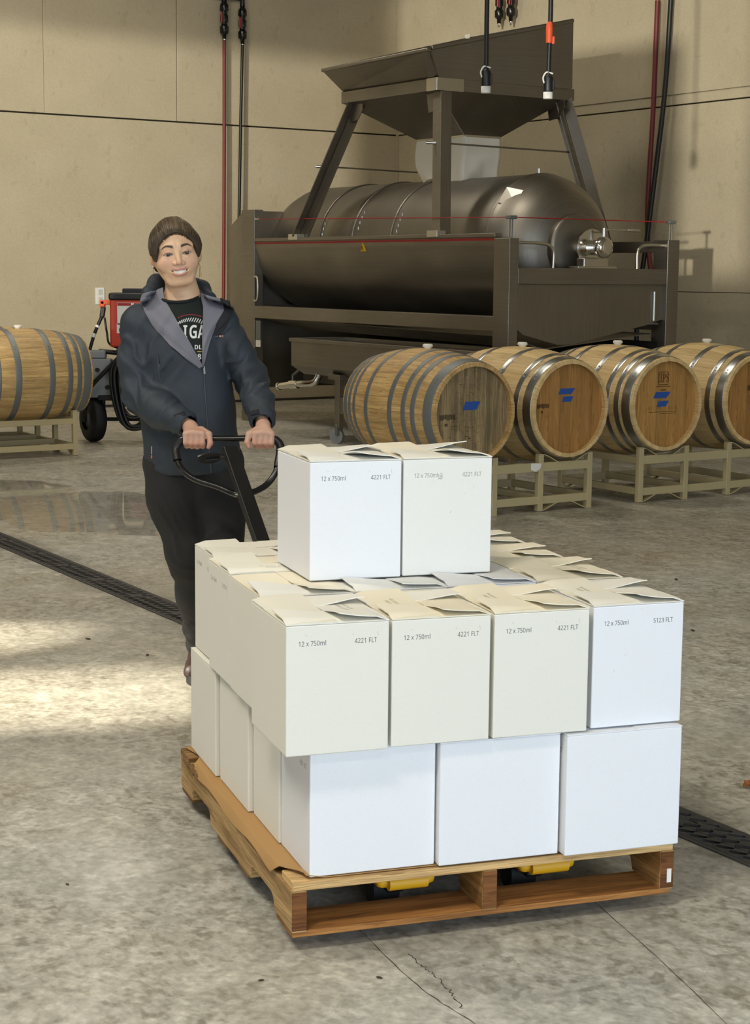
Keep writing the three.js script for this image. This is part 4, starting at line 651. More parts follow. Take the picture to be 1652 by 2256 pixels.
// ---------------------------------------------------------------- barrels and their racks
const BAR = { L: 1.09, Rb: 0.398, Rh: 0.33 };
const barrelR = (x) => { const t = (2 * x) / BAR.L; return BAR.Rb - (BAR.Rb - BAR.Rh) * t * t; };
const NST = 28;
const staveGeos = [0, 1, 2, 3].map((s) => {
  const ha = PI / NST - 0.0016, nx = 14, na = 4, ring = [];
  for (let i = 0; i <= nx; i++) { const x = mix(-BAR.L / 2, BAR.L / 2, i / nx), R = barrelR(x), row = []; for (let j = 0; j <= na; j++) { const a = mix(-ha, ha, j / na), e = j === 0 || j === na ? 0.0022 : 0; row.push([x, (R - e) * Math.cos(a), (R - e) * Math.sin(a)]); } row.push([x, (R - 0.026) * Math.cos(ha), (R - 0.026) * Math.sin(ha)], [x, (R - 0.026) * Math.cos(ha), -(R - 0.026) * Math.sin(ha)]); ring.push(row); }
  const pos = [], uv = [], m = na + 3, T = (a, b, c) => { for (const p of [a, b, c]) { pos.push(...p); uv.push(p[0] + s * 0.31, p[2] + s * 0.077 + (p[1] < 0.3 ? 0.02 : 0)); } };
  for (let i = 0; i < nx; i++) for (let j = 0; j < m; j++) { const k = (j + 1) % m; T(ring[i][j], ring[i][k], ring[i + 1][k]); T(ring[i][j], ring[i + 1][k], ring[i + 1][j]); }
  for (const [r, f] of [[ring[0], 1], [ring[nx], 0]]) for (let j = 1; j + 1 < m; j++) f ? T(r[0], r[j + 1], r[j]) : T(r[0], r[j], r[j + 1]);
  const g = new THREE.BufferGeometry(); g.setAttribute('position', new THREE.Float32BufferAttribute(pos, 3)); g.setAttribute('uv', new THREE.Float32BufferAttribute(uv, 2)); g.computeVertexNormals();
  const n = g.attributes.normal, p = g.attributes.position; // round normals on the outside
  for (let i = 0; i < p.count; i++) { const y = p.getY(i), z = p.getZ(i), r = Math.hypot(y, z); if (r > barrelR(p.getX(i)) - 0.004 && Math.abs(n.getX(i)) < 0.5 && n.getY(i) * y + n.getZ(i) * z > 0.6 * r) { const t = 0.24 * p.getX(i), q = V(t, y / r, z / r).normalize(); n.setXYZ(i, q.x, q.y, q.z); } }
  return g;
});
function hoopGeo(x0, w, t = 0.0022) { const pts = []; const N = 3; for (let i = 0; i <= N; i++) { const x = x0 - w / 2 + (w * i) / N; pts.push(new THREE.Vector2(barrelR(x) + t, x)); } pts.push(new THREE.Vector2(barrelR(x0 + w / 2) - 0.001, x0 + w / 2)); pts.unshift(new THREE.Vector2(barrelR(x0 - w / 2) - 0.001, x0 - w / 2)); const g = new THREE.LatheGeometry(pts, 72); g.rotateZ(-PI / 2); return g; }
function plankDisc(R, z0, z1, t) { // slice of a disc in the plane x = 0, thickness t towards -x
  const pts = [], N = 12, Z = (z) => Math.sqrt(Math.max(0, R * R - z * z));
  for (let i = 0; i <= N; i++) { const z = mix(z0, z1, i / N); pts.push([z, Z(z)]); } for (let i = N; i >= 0; i--) { const z = mix(z0, z1, i / N); pts.push([z, -Z(z)]); }
  const s = pts.map(([z, y]) => V(0, y, z)); const g = plate(s, t); return g;
}
const stampTex = (draw) => canvasTex(256, 256, (c) => { c.clearRect(0, 0, 256, 256); draw(c); });
const stampMat = (draw) => new THREE.MeshStandardMaterial({ map: stampTex(draw), transparent: true, roughness: 0.8 });
const STAMPS = {
  code: stampMat((c) => { c.fillStyle = 'rgba(30,22,12,0.85)'; for (let i = 0; i < 16; i++) c.fillRect(30 + i * 12, 60 + rnd() * 10, 8, 44 + rnd() * 14); c.fillRect(90, 150, 14, 30); c.fillRect(112, 150, 12, 30); for (let i = 0; i < 26; i++) { c.fillStyle = `rgba(40,30,18,${0.15 + rnd() * 0.3})`; c.fillRect(rnd() * 240, 120 + rnd() * 120, 4 + rnd() * 26, 2 + rnd() * 3); } }),
  scuffs: stampMat((c) => { for (let i = 0; i < 70; i++) { c.strokeStyle = `rgba(45,34,20,${0.2 + rnd() * 0.4})`; c.lineWidth = 1 + rnd() * 2.5; const x = 20 + rnd() * 200, y = 20 + rnd() * 210; c.beginPath(); c.moveTo(x, y); c.quadraticCurveTo(x + rr(-16, 16), y + rr(-8, 14), x + rr(-26, 26), y + rr(-8, 8)); c.stroke(); } }),
  brand: stampMat((c) => { c.strokeStyle = c.fillStyle = 'rgba(70,44,16,0.6)'; c.lineWidth = 4; c.strokeRect(94, 12, 68, 66); c.font = 'bold 58px serif'; c.textAlign = 'center'; c.save(); c.translate(128, 66); c.scale(0.7, 1.1); c.fillText('IIPS', 0, 0); c.restore(); c.fillRect(76, 86, 104, 4); c.fillRect(108, 104, 40, 6); c.font = '25px serif'; c.fillText('S I L V E       A C K', 128, 212); c.fillRect(30, 222, 200, 3); c.fillRect(112, 232, 116, 3); }),
};
function tapeStrip(w, h, skew) { const g = extrude([[-w / 2, -h / 2], [w / 2 - skew, -h / 2], [w / 2, h / 2], [-w / 2 + skew * 0.6, h / 2]], 0.0006); g.rotateY(PI / 2); return g; } // faces +x
// axis along local x; head at +x faces the viewer for turn = RT
function barrel(label, at, turn, { hoops, hoopMat = M.hoopShiny, map = oakMap, tint = 0xffffff, head = headMap, headTint = 0xffffff, tapes = [], stamps = [], rustEnd = false, black = false }) {
  const o = thing('wine_barrel', label, 'barrel', at, turn), mats = [1, 0.95, 0.9, 1.04].map((k) => std(new THREE.Color(tint).multiplyScalar(k), 0.62, 0, { map })), body = new THREE.Group();
  const cy = BAR.Rb + 0.002;
  for (let i = 0; i < NST; i++) { const m = part('stave', staveGeos[(i * 3) % 4], mats[(i * 7 + (i >> 2)) % 4], o); m.position.y = cy; m.rotation.x = ((i + 0.5) / NST) * 2 * PI; }
  for (const [x, w] of hoops) { const m = part('hoop', hoopGeo(x, w * 1.22), rustEnd && x < -0.5 ? M.rust : hoopMat, o); m.position.y = cy; const r = part('rivet', [0.012, -0.012].map((d) => { const g = new THREE.SphereGeometry(0.006, 8, 6); g.translate(x, barrelR(x) + 0.002, d); return g; }), hoopMat, m); r.rotation.x = 0.9; }
  for (const s of [1, -1]) {
    const h = new THREE.Group(); h.name = 'head'; o.add(h); h.position.set(s * (BAR.L / 2 - 0.05), cy, 0); if (s < 0) h.rotation.y = PI;
    const cuts = [-0.315, -0.225, -0.13, -0.035, 0.055, 0.15, 0.235, 0.315];
    for (let i = 0; i < 7; i++) { const g = plankDisc(0.318, cuts[i] + 0.0008, cuts[i + 1] - 0.0008, 0.024), u = g.attributes.uv, p = g.attributes.position; for (let k = 0; k < p.count; k++) u.setXY(k, p.getY(k) + i * 0.37, p.getZ(k) + i * 0.11); part('head_plank', g, std(new THREE.Color(headTint).multiplyScalar([1, 0.9, 1.04, 0.94, 1.02, 1.1, 0.86][i]), 0.7, 0, { map: head }), h); }
    if (s > 0) {
      for (const [z, y, w, hh, sk, tilt] of tapes) { const m = part('tape_strip', tapeStrip(w, hh, sk), M.tape, h, 'strip of blue tape'); m.position.set(0.001, y, z); m.rotation.x = tilt || 0; }
      for (const [kind, z, y, w] of stamps) { const g = new THREE.PlaneGeometry(w, w); g.rotateY(PI / 2); const m = part('stamp', g, STAMPS[kind], h); m.position.set(0.0009, y, z); }
    }
  }
  part('bung', lathe([[0, 0.03], [0.026, 0.03], [0.034, 0.026], [0.036, 0.012], [0.026, 0.006], [0.022, -0.02], [0, -0.02]], 20).translate(0, cy + BAR.Rb, 0), M.silicone, o);
  return o;
}
const six = [[-0.492, 0.052], [-0.395, 0.036], [-0.17, 0.04], [0.17, 0.04], [0.395, 0.036], [0.492, 0.052]], eight = [[-0.495, 0.05], [-0.42, 0.034], [-0.34, 0.034], [-0.16, 0.038], [0.13, 0.038], [0.27, 0.034], [0.36, 0.034], [0.49, 0.06]];
const eightTight = [[-0.49, 0.055], [-0.41, 0.034], [-0.32, 0.034], [-0.15, 0.038], [0.15, 0.038], [0.32, 0.034], [0.41, 0.034], [0.49, 0.056]];
const BY = 0.297;
barrel('barrel with dull dark hoops and stained head with one blue tape strip', room(8.955, BY, 5.76), RT, { hoops: eight, hoopMat: M.galv, map: oldOakMap, tint: 0xfff0d8, head: headOldMap, tapes: [[-0.01, 0.045, 0.14, 0.056, 0.03]], stamps: [['code', 0.18, -0.05, 0.17], ['scuffs', 0.0, 0.16, 0.26], ['scuffs', 0.03, -0.12, 0.34]] });
barrel('barrel with shiny hoops, brown head and two tape strips, second in right row', room(8.955, BY, 4.95), RT, { hoops: six, head: headMap, headTint: 0xf0d8b8, tapes: [[0.0, 0.115, 0.15, 0.04, 0.035], [-0.01, 0.062, 0.1, 0.036, 0.02]], stamps: [['code', 0.2, 0.0, 0.14]] });
barrel('pale oak barrel with a scorched emblem above two blue tape strips', room(8.955, BY, 4.07), RT, { hoops: eightTight, head: headMap, headTint: 0xffeccb, tapes: [[0.01, 0.062, 0.165, 0.045, 0.04], [0.0, 0.0, 0.115, 0.04, 0.03]], stamps: [['brand', 0.0, 0.07, 0.34]] });
barrel('oak barrel cut by the right edge of the picture, fourth in the right row', room(8.955, BY, 3.18), RT, { hoops: six, head: headMap, headTint: 0xf0d6b4, tapes: [[-0.05, 0.02, 0.16, 0.045, 0.04], [-0.02, -0.05, 0.1, 0.04, 0.03]], stamps: [['code', -0.02, 0.06, 0.2]] });
const grayHoops = eightTight.map(([x, w]) => [x, w * 1.12]);
barrel('weathered barrel with grey hoops lying sideways at the left edge, front one', room(4.46, BY, 6.9), RT + PI / 2, { hoops: grayHoops, hoopMat: M.galv, map: oldOakMap, tint: 0xfff2dc, head: headOldMap });
barrel('light oak barrel behind the sideways one at the left edge of the picture', room(3.62, BY, 6.93), RT + PI / 2, { hoops: grayHoops, hoopMat: M.galv, head: headMap });
// steel racks: axis of the barrels along local x, two barrels across local z
function rack(label, at, turn, zs, dx) {
  const o = thing('barrel_rack', label, 'rack', at, turn), W = 0.043;
  for (const s of [1, -1]) {
    const x = s * dx, f = new THREE.Group(); f.name = 'end_frame'; o.add(f); f.position.x = x;
    const lo = Math.min(...zs) - 0.215, hi = Math.max(...zs) + 0.215;
    for (const z of zs) for (const e of [-1, 1]) part('leg', bx(W, 0.385, W, 0, 0.195, z + e * 0.215, 0.004), M.tan, f);
    part('rail', bx(0.036, 0.062, hi - lo, 0, 0.304, (lo + hi) / 2, 0.004), M.tan, f); part('rail', bx(0.036, 0.055, hi - lo, 0, 0.078, (lo + hi) / 2, 0.004), M.tan, f);
    for (const z of zs) for (const e of [-1, 1]) {
      const st = (k, y0, y1) => sheet(8, 1, (u, v) => { const t = u; return V((v - 0.5) * 0.044, mix(y0, y1, ss(0.12, 1, t)), z + e * mix(0.235, 0.03, t)); }, 0.006);
      part('cradle_strip', st(0, 0.388, 0.322), M.tan, f); part('foot_strip', st(0, 0.004, 0.06), M.tan, f);
    }
  }
  for (const z of [Math.min(...zs) - 0.215, Math.max(...zs) + 0.215]) for (const y of [0.3, 0.08]) part('side_rail', bx(dx * 2, 0.05, 0.034, 0, y, z, 0.004), M.tan, o);
  for (const z of [zs[0] + 0.215 * Math.sign(zs[1] - zs[0]), zs[1] - 0.215 * Math.sign(zs[1] - zs[0])]) part('side_rail', bx(dx * 2, 0.05, 0.034, 0, 0.09, z, 0.004), M.tan, o);
  return o;
}
const r1 = rack('tan steel rack with white label scrap under the first two right barrels', room(9.0, 0, 5.345), RT, [0.415, -0.405], 0.43);
part('label_scrap', plate([V(0.452, 0.335, -0.1), V(0.452, 0.33, -0.19), V(0.452, 0.295, -0.18), V(0.452, 0.275, -0.145), V(0.452, 0.29, -0.1)].reverse(), 0.001), M.white, r1);
rack('tan steel rack under the third and fourth barrels of the right row', room(9.0, 0, 3.61), RT, [0.425, -0.43], 0.43);
rack('tan steel rack under the sideways barrels at the left edge', room(4.05, 0, 6.92), RT + PI / 2, [0.42, -0.42], 0.43);

// ---------------------------------------------------------------- the press (room axes, origin under its near right post)
const PX = 6.91, PZ = 3.49;
{
  const o = thing('grape_press', 'large stainless steel drum press in a square frame with a curved trough front', 'press', room(PX, 0, PZ), RT);
  const B = (x0, x1, y0, y1, z0, z1, r = 0.006) => bx(x1 - x0, y1 - y0, z1 - z0, (x0 + x1) / 2 - PX, (y0 + y1) / 2, (z0 + z1) / 2 - PZ, r), Q = (x, y, z) => V(x - PX, y, z - PZ), S = M.steel;
  part('post', B(6.69, 6.91, 0, 1.895, 3.4, 3.5), S, o); part('post', B(6.72, 6.91, 0, 1.91, 1.57, 1.71), S, o);
  part('post', B(2.22, 2.5, 0, 2.24, 3.38, 3.49), S, o); part('post', B(2.22, 2.5, 0, 1.9, 1.57, 1.71), S, o);
  part('side_plate', plate([Q(2.22, 2.235, 3.46), Q(1.93, 2.08, 3.46), Q(1.93, 0.35, 3.46), Q(2.22, 0.35, 3.46)], 0.03), S, o);
  part('side_plate', plate([Q(2.25, 0.35, 3.4), Q(2.25, 2.235, 3.4), Q(2.25, 2.235, 1.7), Q(2.25, 0.35, 1.7)], 0.03), S, o);
  part('back_cowl', B(2.5, 3.1, 1.75, 2.24, 3.0, 3.03), M.steelLight, o);
  part('beam', B(2.5, 6.69, 1.105, 1.235, 3.38, 3.49), S, o);
  part('end_beam', B(6.77, 6.905, 1.51, 1.65, 1.71, 3.4), S, o); part('end_beam', B(2.3, 2.45, 1.1, 1.24, 1.71, 3.4), S, o); part('back_beam', B(2.5, 6.72, 1.1, 1.24, 1.6, 1.7), S, o); part('back_beam', B(2.5, 6.72, 1.8, 1.9, 1.6, 1.7), S, o);
  part('end_plate', plate([Q(6.84, 1.52, 3.4), Q(6.84, 1.15, 3.4), Q(6.84, 1.08, 3.3), Q(6.84, 0.99, 2.92), Q(6.84, 0.99, 2.75), Q(6.84, 1.15, 1.9), Q(6.84, 1.2, 1.71), Q(6.84, 1.52, 1.71)].reverse(), 0.02), S, o);
  part('end_plate_fold', B(6.842, 6.856, 1.155, 1.17, 1.75, 3.38, 0.002), M.galv, o); part('hinge_bar', rod(Q(6.87, 1.19, 1.82), Q(6.87, 1.45, 1.82), 0.014, 10), M.steelLight, o);
  const prof = [[3.47, 1.935], [3.475, 1.86], [3.462, 1.8], [3.43, 1.68], [3.36, 1.54], [3.25, 1.42], [3.1, 1.31], [2.9, 1.2], [2.7, 1.1]], PC = new THREE.CatmullRomCurve3(prof.map(([z, y]) => V(0, y, z)));
  part('trough_front', sheet(24, 26, (u, v) => { const p = PC.getPoint(v); return Q(mix(2.5, 6.7, u), p.y, p.z); }, 0.004, (u, v) => [u * 4.2, v * 1.2]), S, o);
  part('trough_rim', B(2.5, 6.7, 1.905, 1.94, 3.42, 3.5), S, o);
  part('red_stripe', B(2.5, 6.69, 1.878, 1.897, 3.478, 3.482, 0), M.red, o);
  part('pan', [plate([Q(2.6, 1.1, 3.4), Q(2.6, 0.99, 2.95), Q(6.7, 0.94, 2.95), Q(6.7, 1.06, 3.4)], 0.01), plate([Q(2.6, 0.99, 2.95), Q(2.6, 1.1, 1.7), Q(6.7, 1.06, 1.7), Q(6.7, 0.94, 2.95)], 0.01)], S, o);
  part('base_panel', B(2.5, 6.0, 0.42, 0.78, 2.86, 2.88, 0), std(new THREE.Color(0.16, 0.145, 0.12), 0.5, 0.8), o); part('base_skirt', B(2.3, 6.8, 0.1, 1.0, 1.72, 1.74, 0), std(0x15130f, 0.8), o);
  // drum
  const R = 0.665, AY = 1.83, AZ = 2.52, ax = (g) => { g.rotateZ(-PI / 2); g.translate(0, AY, AZ - PZ); return g; }, drumP = [[0.02, 2.08], [0.4, 2.1], [0.52, 2.14], [0.62, 2.25], [R, 2.42], [R, 3.86], [R - 0.006, 3.87], [R - 0.006, 3.885], [R, 3.895], [R, 6.12], [R - 0.004, 6.14]].map(([r, x]) => [r, x - PX]);
  const dr = part('drum', ax(lathe(drumP, 96)), S, o);
  const dome = [[R + 0.004, 6.12], [R + 0.008, 6.135], [R - 0.002, 6.16], [0.65, 6.22], [0.6, 6.34], [0.5, 6.46], [0.36, 6.545], [0.2, 6.585], [0, 6.6]].map(([r, x]) => new THREE.Vector3(r, x - PX, 0)), dc = new THREE.CatmullRomCurve3(dome).getPoints(48);
  part('drum_dome', ax(lathe(dc.map((p) => [Math.max(0, p.x), p.y]), 96)), S, o);
  part('hub_plate', ax(lathe([[0.3, 6.5], [0.302, 6.6], [0.292, 6.622], [0.27, 6.632], [0.15, 6.66], [0.0, 6.66]].map(([r, x]) => [r, x - PX]), 64)), S, o);
  for (const [x, w] of [[3.3, 0.02], [3.93, 0.02], [4.62, 0.02]]) { const g = new THREE.TorusGeometry(R + 0.003, 0.012, 8, 90, PI * 1.02); g.rotateY(PI / 2); g.translate(x - PX, AY, AZ - PZ); part('drum_rib', g, S, dr); }
  for (const [x, y0] of [[3.36, 0.22], [4.02, 0.3], [4.72, 0.24]]) { const gs = []; for (let i = 0; i < 4; i++) { const a = y0 + i * 0.085; gs.push(bx(0.012, 0.032, 0.01, x - PX, AY + (R + 0.006) * Math.sin(a), AZ - PZ + (R + 0.006) * Math.cos(a), 0.003)); } part('latch', gs, M.chrome, dr); }
  part('bracket', plate([Q(6.19, 2.36, 2.99), Q(6.17, 2.22, 3.07), Q(6.3, 2.2, 2.98), Q(6.31, 2.33, 2.9)], 0.02), M.steelLight, dr);
  part('vent_stub', rod(Q(6.05, AY + R - 0.01, 2.52), Q(6.05, AY + R + 0.05, 2.52), 0.014, 10), M.chrome, dr);
  // outlet bearing on the end beam
  const ball = part('bearing', ax(lathe([[0.06, 6.64], [0.075, 6.66], [0.075, 6.76], [0.045, 6.77], [0.045, 6.8], [0.068, 6.805], [0.068, 6.93], [0.085, 6.935], [0.095, 6.96], [0.085, 7.0], [0.05, 7.02], [0, 7.02]].map(([r, x]) => [r, x - PX]), 40)), M.chrome, o);
  part('bearing_flange', ax(lathe([[0, 6.8], [0.16, 6.8], [0.162, 6.82], [0, 6.82]].map(([r, x]) => [r, x - PX]), 40)), M.chrome, ball);
  part('bearing_foot', [B(6.78, 6.88, 1.65, 1.74, 2.38, 2.66, 0.01), B(6.77, 6.9, 1.648, 1.668, 2.3, 2.74, 0.004)], M.steelLight, ball);
  part('valve_handle', [rod(Q(6.9, 1.89, 2.46), Q(6.9, 2.0, 2.46), 0.018, 12), rod(Q(6.9, 1.985, 2.46), Q(6.9, 1.985, 2.05), 0.008, 8), rod(Q(6.9, 1.985, 2.18), Q(6.9, 1.985, 2.05), 0.012, 8)], M.chrome, ball);
  // handrails, safety cord posts and cord, handle, plates
  for (const [z0, z1] of [[3.4, 2.98], [1.71, 2.02]]) part('grab_rail', tube([Q(6.85, 1.86, z0), Q(6.85, 1.86, mix(z0, z1, 0.55)), Q(6.85, 1.845, mix(z0, z1, 0.86)), Q(6.85, 1.79, z1), Q(6.85, 1.64, z1)], 0.014, 40, 10), M.steelLight, o);
  part('handle', tube([Q(2.52, 1.54, 3.5), Q(2.58, 1.54, 3.51), Q(2.61, 1.5, 3.51), Q(2.61, 1.33, 3.51), Q(2.58, 1.29, 3.51), Q(2.52, 1.29, 3.5)], 0.012, 40, 8), M.steelLight, o);
  for (const [x, z] of [[6.86, 3.45], [6.86, 1.64]]) part('cord_post', [rod(Q(x, 1.89, z - 0.012), Q(x, 2.06, z - 0.012), 0.006, 8), rod(Q(x, 1.89, z + 0.014), Q(x, 2.06, z + 0.014), 0.006, 8), B(x - 0.03, x + 0.03, 2.055, 2.085, z - 0.04, z + 0.04, 0.004)], M.galv, o);
  part('safety_cord', [rod(Q(2.52, 2.14, 3.46), Q(6.86, 2.07, 3.45), 0.0045, 6), rod(Q(6.86, 2.07, 3.45), Q(6.86, 2.07, 1.64), 0.0045, 6)], M.red, o);
  part('cord_anchor', rod(Q(2.5, 2.14, 3.46), Q(2.56, 2.14, 3.46), 0.014, 10), M.chrome, o);
  part('name_plate', bx(0.1, 0.2, 0.004, 2.55 - PX + 0.04, 0.98, 0.003, 0.001), M.galv, o); part('name_plate', bx(0.1, 0.07, 0.004, 2.59 - PX, 0.84, 0.003, 0.001), M.white, o);
  const tri = part('warning_label', plate([Q(4.55, 1.795, 3.468), Q(4.65, 1.795, 3.468), Q(4.6, 1.885, 3.478)], 0.003), M.yellow, o); tri.position.z = 0.006;
  part('warning_mark', bx(0.012, 0.04, 0.002, 4.6 - PX, 1.825, 3.484 - PZ, 0), M.dark, tri);
}
{ // hopper that stands over the drum
  const H0 = V(4.7, 0, 2.52), o = thing('receiving_hopper', 'stainless steel funnel hopper on four splayed legs with flared rim above the drum', 'hopper', room(4.7, 1.9, 2.52), RT), S = M.steel;
  const Q = (x, y, z) => V(x - 4.7, y - 1.9, z - 2.52), x0 = 3.9, x1 = 5.5, z0 = 1.77, z1 = 3.27, yr = 3.345, yb = 3.235;
  const L = (a, b) => part('leg', [bar(a, b, 0.13, 0.012, 0.002), bar(a.clone().add(V(-0.06, 0, -0.055)), b.clone().add(V(-0.06, 0, -0.055)), 0.012, 0.11, 0.002), bar(a.clone().add(V(0.06, 0, -0.055)), b.clone().add(V(0.06, 0, -0.055)), 0.012, 0.11, 0.002)], S, o);
  const feet = [[Q(3.32, 1.95, 3.46), Q(4.02, 3.24, 3.24)], [Q(5.78, 1.95, 3.46), Q(5.46, 3.24, 3.24)], [Q(3.4, 1.91, 1.65), Q(3.98, 3.24, 1.82)], [Q(5.84, 1.91, 1.62), Q(5.44, 3.24, 1.82)]];
  for (const [a, b] of feet) { L(a, b); part('foot_clip', bx(0.16, 0.06, 0.1, a.x, a.y - 0.005, a.z, 0.004), M.steelLight, o); }
  for (const [x, z] of [[4.06, 3.24], [5.4, 3.24], [5.44, 1.86]]) part('gusset', plate([Q(x - 0.12, 3.24, z), Q(x + 0.14, 3.24, z), Q(x + 0.14, 3.16, z), Q(x + 0.06, 3.07, z), Q(x - 0.08, 3.05, z)].reverse(), 0.008), S, o);
  part('rim_beam', bar(Q(x0, 3.29, z1), Q(x1, 3.29, z1), 0.05, 0.11, 0.003), S, o); part('rim_beam', bar(Q(x1, 3.29, z1), Q(x1, 3.29, z0 - 0.08), 0.05, 0.11, 0.003), S, o); part('rim_beam', bar(Q(x0, 3.29, z1), Q(x0, 3.29, z0), 0.05, 0.11, 0.003), S, o); part('rim_beam', bar(Q(x0, 3.29, z0), Q(x1, 3.29, z0), 0.05, 0.11, 0.003), S, o);
  part('corner_plate', [bx(0.16, 0.115, 0.06, 5.45 - 4.7, 3.29 - 1.9, z1 - 2.52 + 0.005, 0.003), bx(0.06, 0.115, 0.3, 5.5 - 4.7 + 0.005, 3.29 - 1.9, z1 - 2.52 - 0.12, 0.003)], M.steelLight, o);
  const b = [4.39, 5.17, 2.3, 2.72], yo = 2.88, c00 = Q(x0, yb, z1), c10 = Q(x1, yb, z1), c11 = Q(x1, yb, z0), c01 = Q(x0, yb, z0), d00 = Q(b[0], yo, b[3]), d10 = Q(b[1], yo, b[3]), d11 = Q(b[1], yo, b[2]), d01 = Q(b[0], yo, b[2]);
  for (const q of [[c00, d00, d10, c10], [c10, d10, d11, c11], [c11, d11, d01, c01], [c01, d01, d00, c00]]) part('funnel_panel', plate(q, 0.004), S, o);
  part('outlet_flange', [bar(d00, d10, 0.02, 0.02, 0.002), bar(d10, d11, 0.02, 0.02, 0.002), bar(d11, d01, 0.02, 0.02, 0.002), bar(d01, d00, 0.02, 0.02, 0.002)], M.steelLight, o);
  part('seam', rod(c10.clone().lerp(d10, 0.12), d10, 0.005, 6), M.steelLight, o);
  // flared front, tall right end and back
  const fl = Q(x0 - 0.03, 3.54, 3.5), fr = Q(x1 + 0.14, 3.565, 3.48), rn = Q(x1, yr, z1), ln = Q(x0, yr, z1), rb = Q(x1 + 0.05, yr, z0 - 0.03), rbt = Q(x1 + 0.08, 3.965, z0), lbt = Q(x0, 3.97, z0), rnt = Q(x1 + 0.02, 3.6, 3.36);
  part('front_panel', plate([ln, rn, fr, fl], 0.005), S, o); part('front_lip', bar(fl, fr, 0.03, 0.035, 0.012), S, o);
  part('corner_panel', plate([rn, Q(x1, yr, z1 - 0.1), rnt, fr], 0.005), S, o);
  part('corner_strip', bar(Q(x1 - 0.03, yr + 0.01, z1 + 0.025), Q(x1 + 0.09, 3.56, 3.47), 0.1, 0.008, 0.001), S, o);
  part('right_panel', plate([Q(x1, yr, z1 - 0.1), rb, rbt, rnt], 0.005), S, o); part('right_lip', bar(rnt.clone().add(V(0, 0.0, 0)), rbt, 0.035, 0.04, 0.012), S, o);
  part('back_panel', plate([Q(x0, yr, z0), lbt, rbt, rb], 0.005), S, o); part('left_panel', plate([ln, fl, lbt, Q(x0, yr, z0)], 0.005), S, o); part('left_lip', bar(fl, lbt, 0.03, 0.035, 0.012), S, o); part('back_lip', bar(lbt, rbt, 0.03, 0.035, 0.012), S, o);
  part('label_plate', bar(lbt.clone().add(V(-0.02, -0.0, 0.02)), lbt.clone().add(V(0.1, -0.0, 0.05)), 0.004, 0.085, 0), M.white, o);
  // stay wires between the legs
  part('stay_wire', [rod(feet[0][0].clone().lerp(feet[0][1], 0.53), feet[2][0].clone().lerp(feet[2][1], 0.53), 0.008, 8)], S, o); part('stay_wire', [rod(feet[1][0].clone().lerp(feet[1][1], 0.63), feet[3][0].clone().lerp(feet[3][1], 0.63), 0.008, 8)], S, o);
  for (const f of [0, 1]) part('wire_nut', rod(feet[f][0].clone().lerp(feet[f][1], f ? 0.63 : 0.53).add(V(-0.02, 0, 0.0)), feet[f][0].clone().lerp(feet[f][1], f ? 0.63 : 0.53).add(V(-0.06, 0, 0.08)), 0.014, 8), M.chrome, o);
  // cloth sleeve from the outlet to the drum
  const sl = []; for (let k = 0; k <= 48; k++) sl.push(k / 48);
  part('cloth_sleeve', sheet(64, 16, (u, v) => {
    const per = u * 4, side = Math.floor(per) % 4, f = per - Math.floor(per), cx = [[b[0], b[3], b[1], b[3]], [b[1], b[3], b[1], b[2]], [b[1], b[2], b[0], b[2]], [b[0], b[2], b[0], b[3]]][side], x = mix(cx[0], cx[2], f), z = mix(cx[1], cx[3], f);
    const mx = 4.78, mz = 2.51, bulge = 1 + 0.05 * Math.sin(PI * v) + 0.045 * Math.sin(u * 31 + v * 5) * v + 0.03 * Math.sin(u * 57 - v * 8) * v * v, pinch = 1 - 0.16 * v * v;
    return Q(mx + (x - mx) * pinch * bulge, mix(2.88, 2.47 + 0.03 * Math.sin(u * 22), v), mz + (z - mz) * mix(1, 0.95, v) * bulge);
  }, 0.004), M.cloth, o);
}
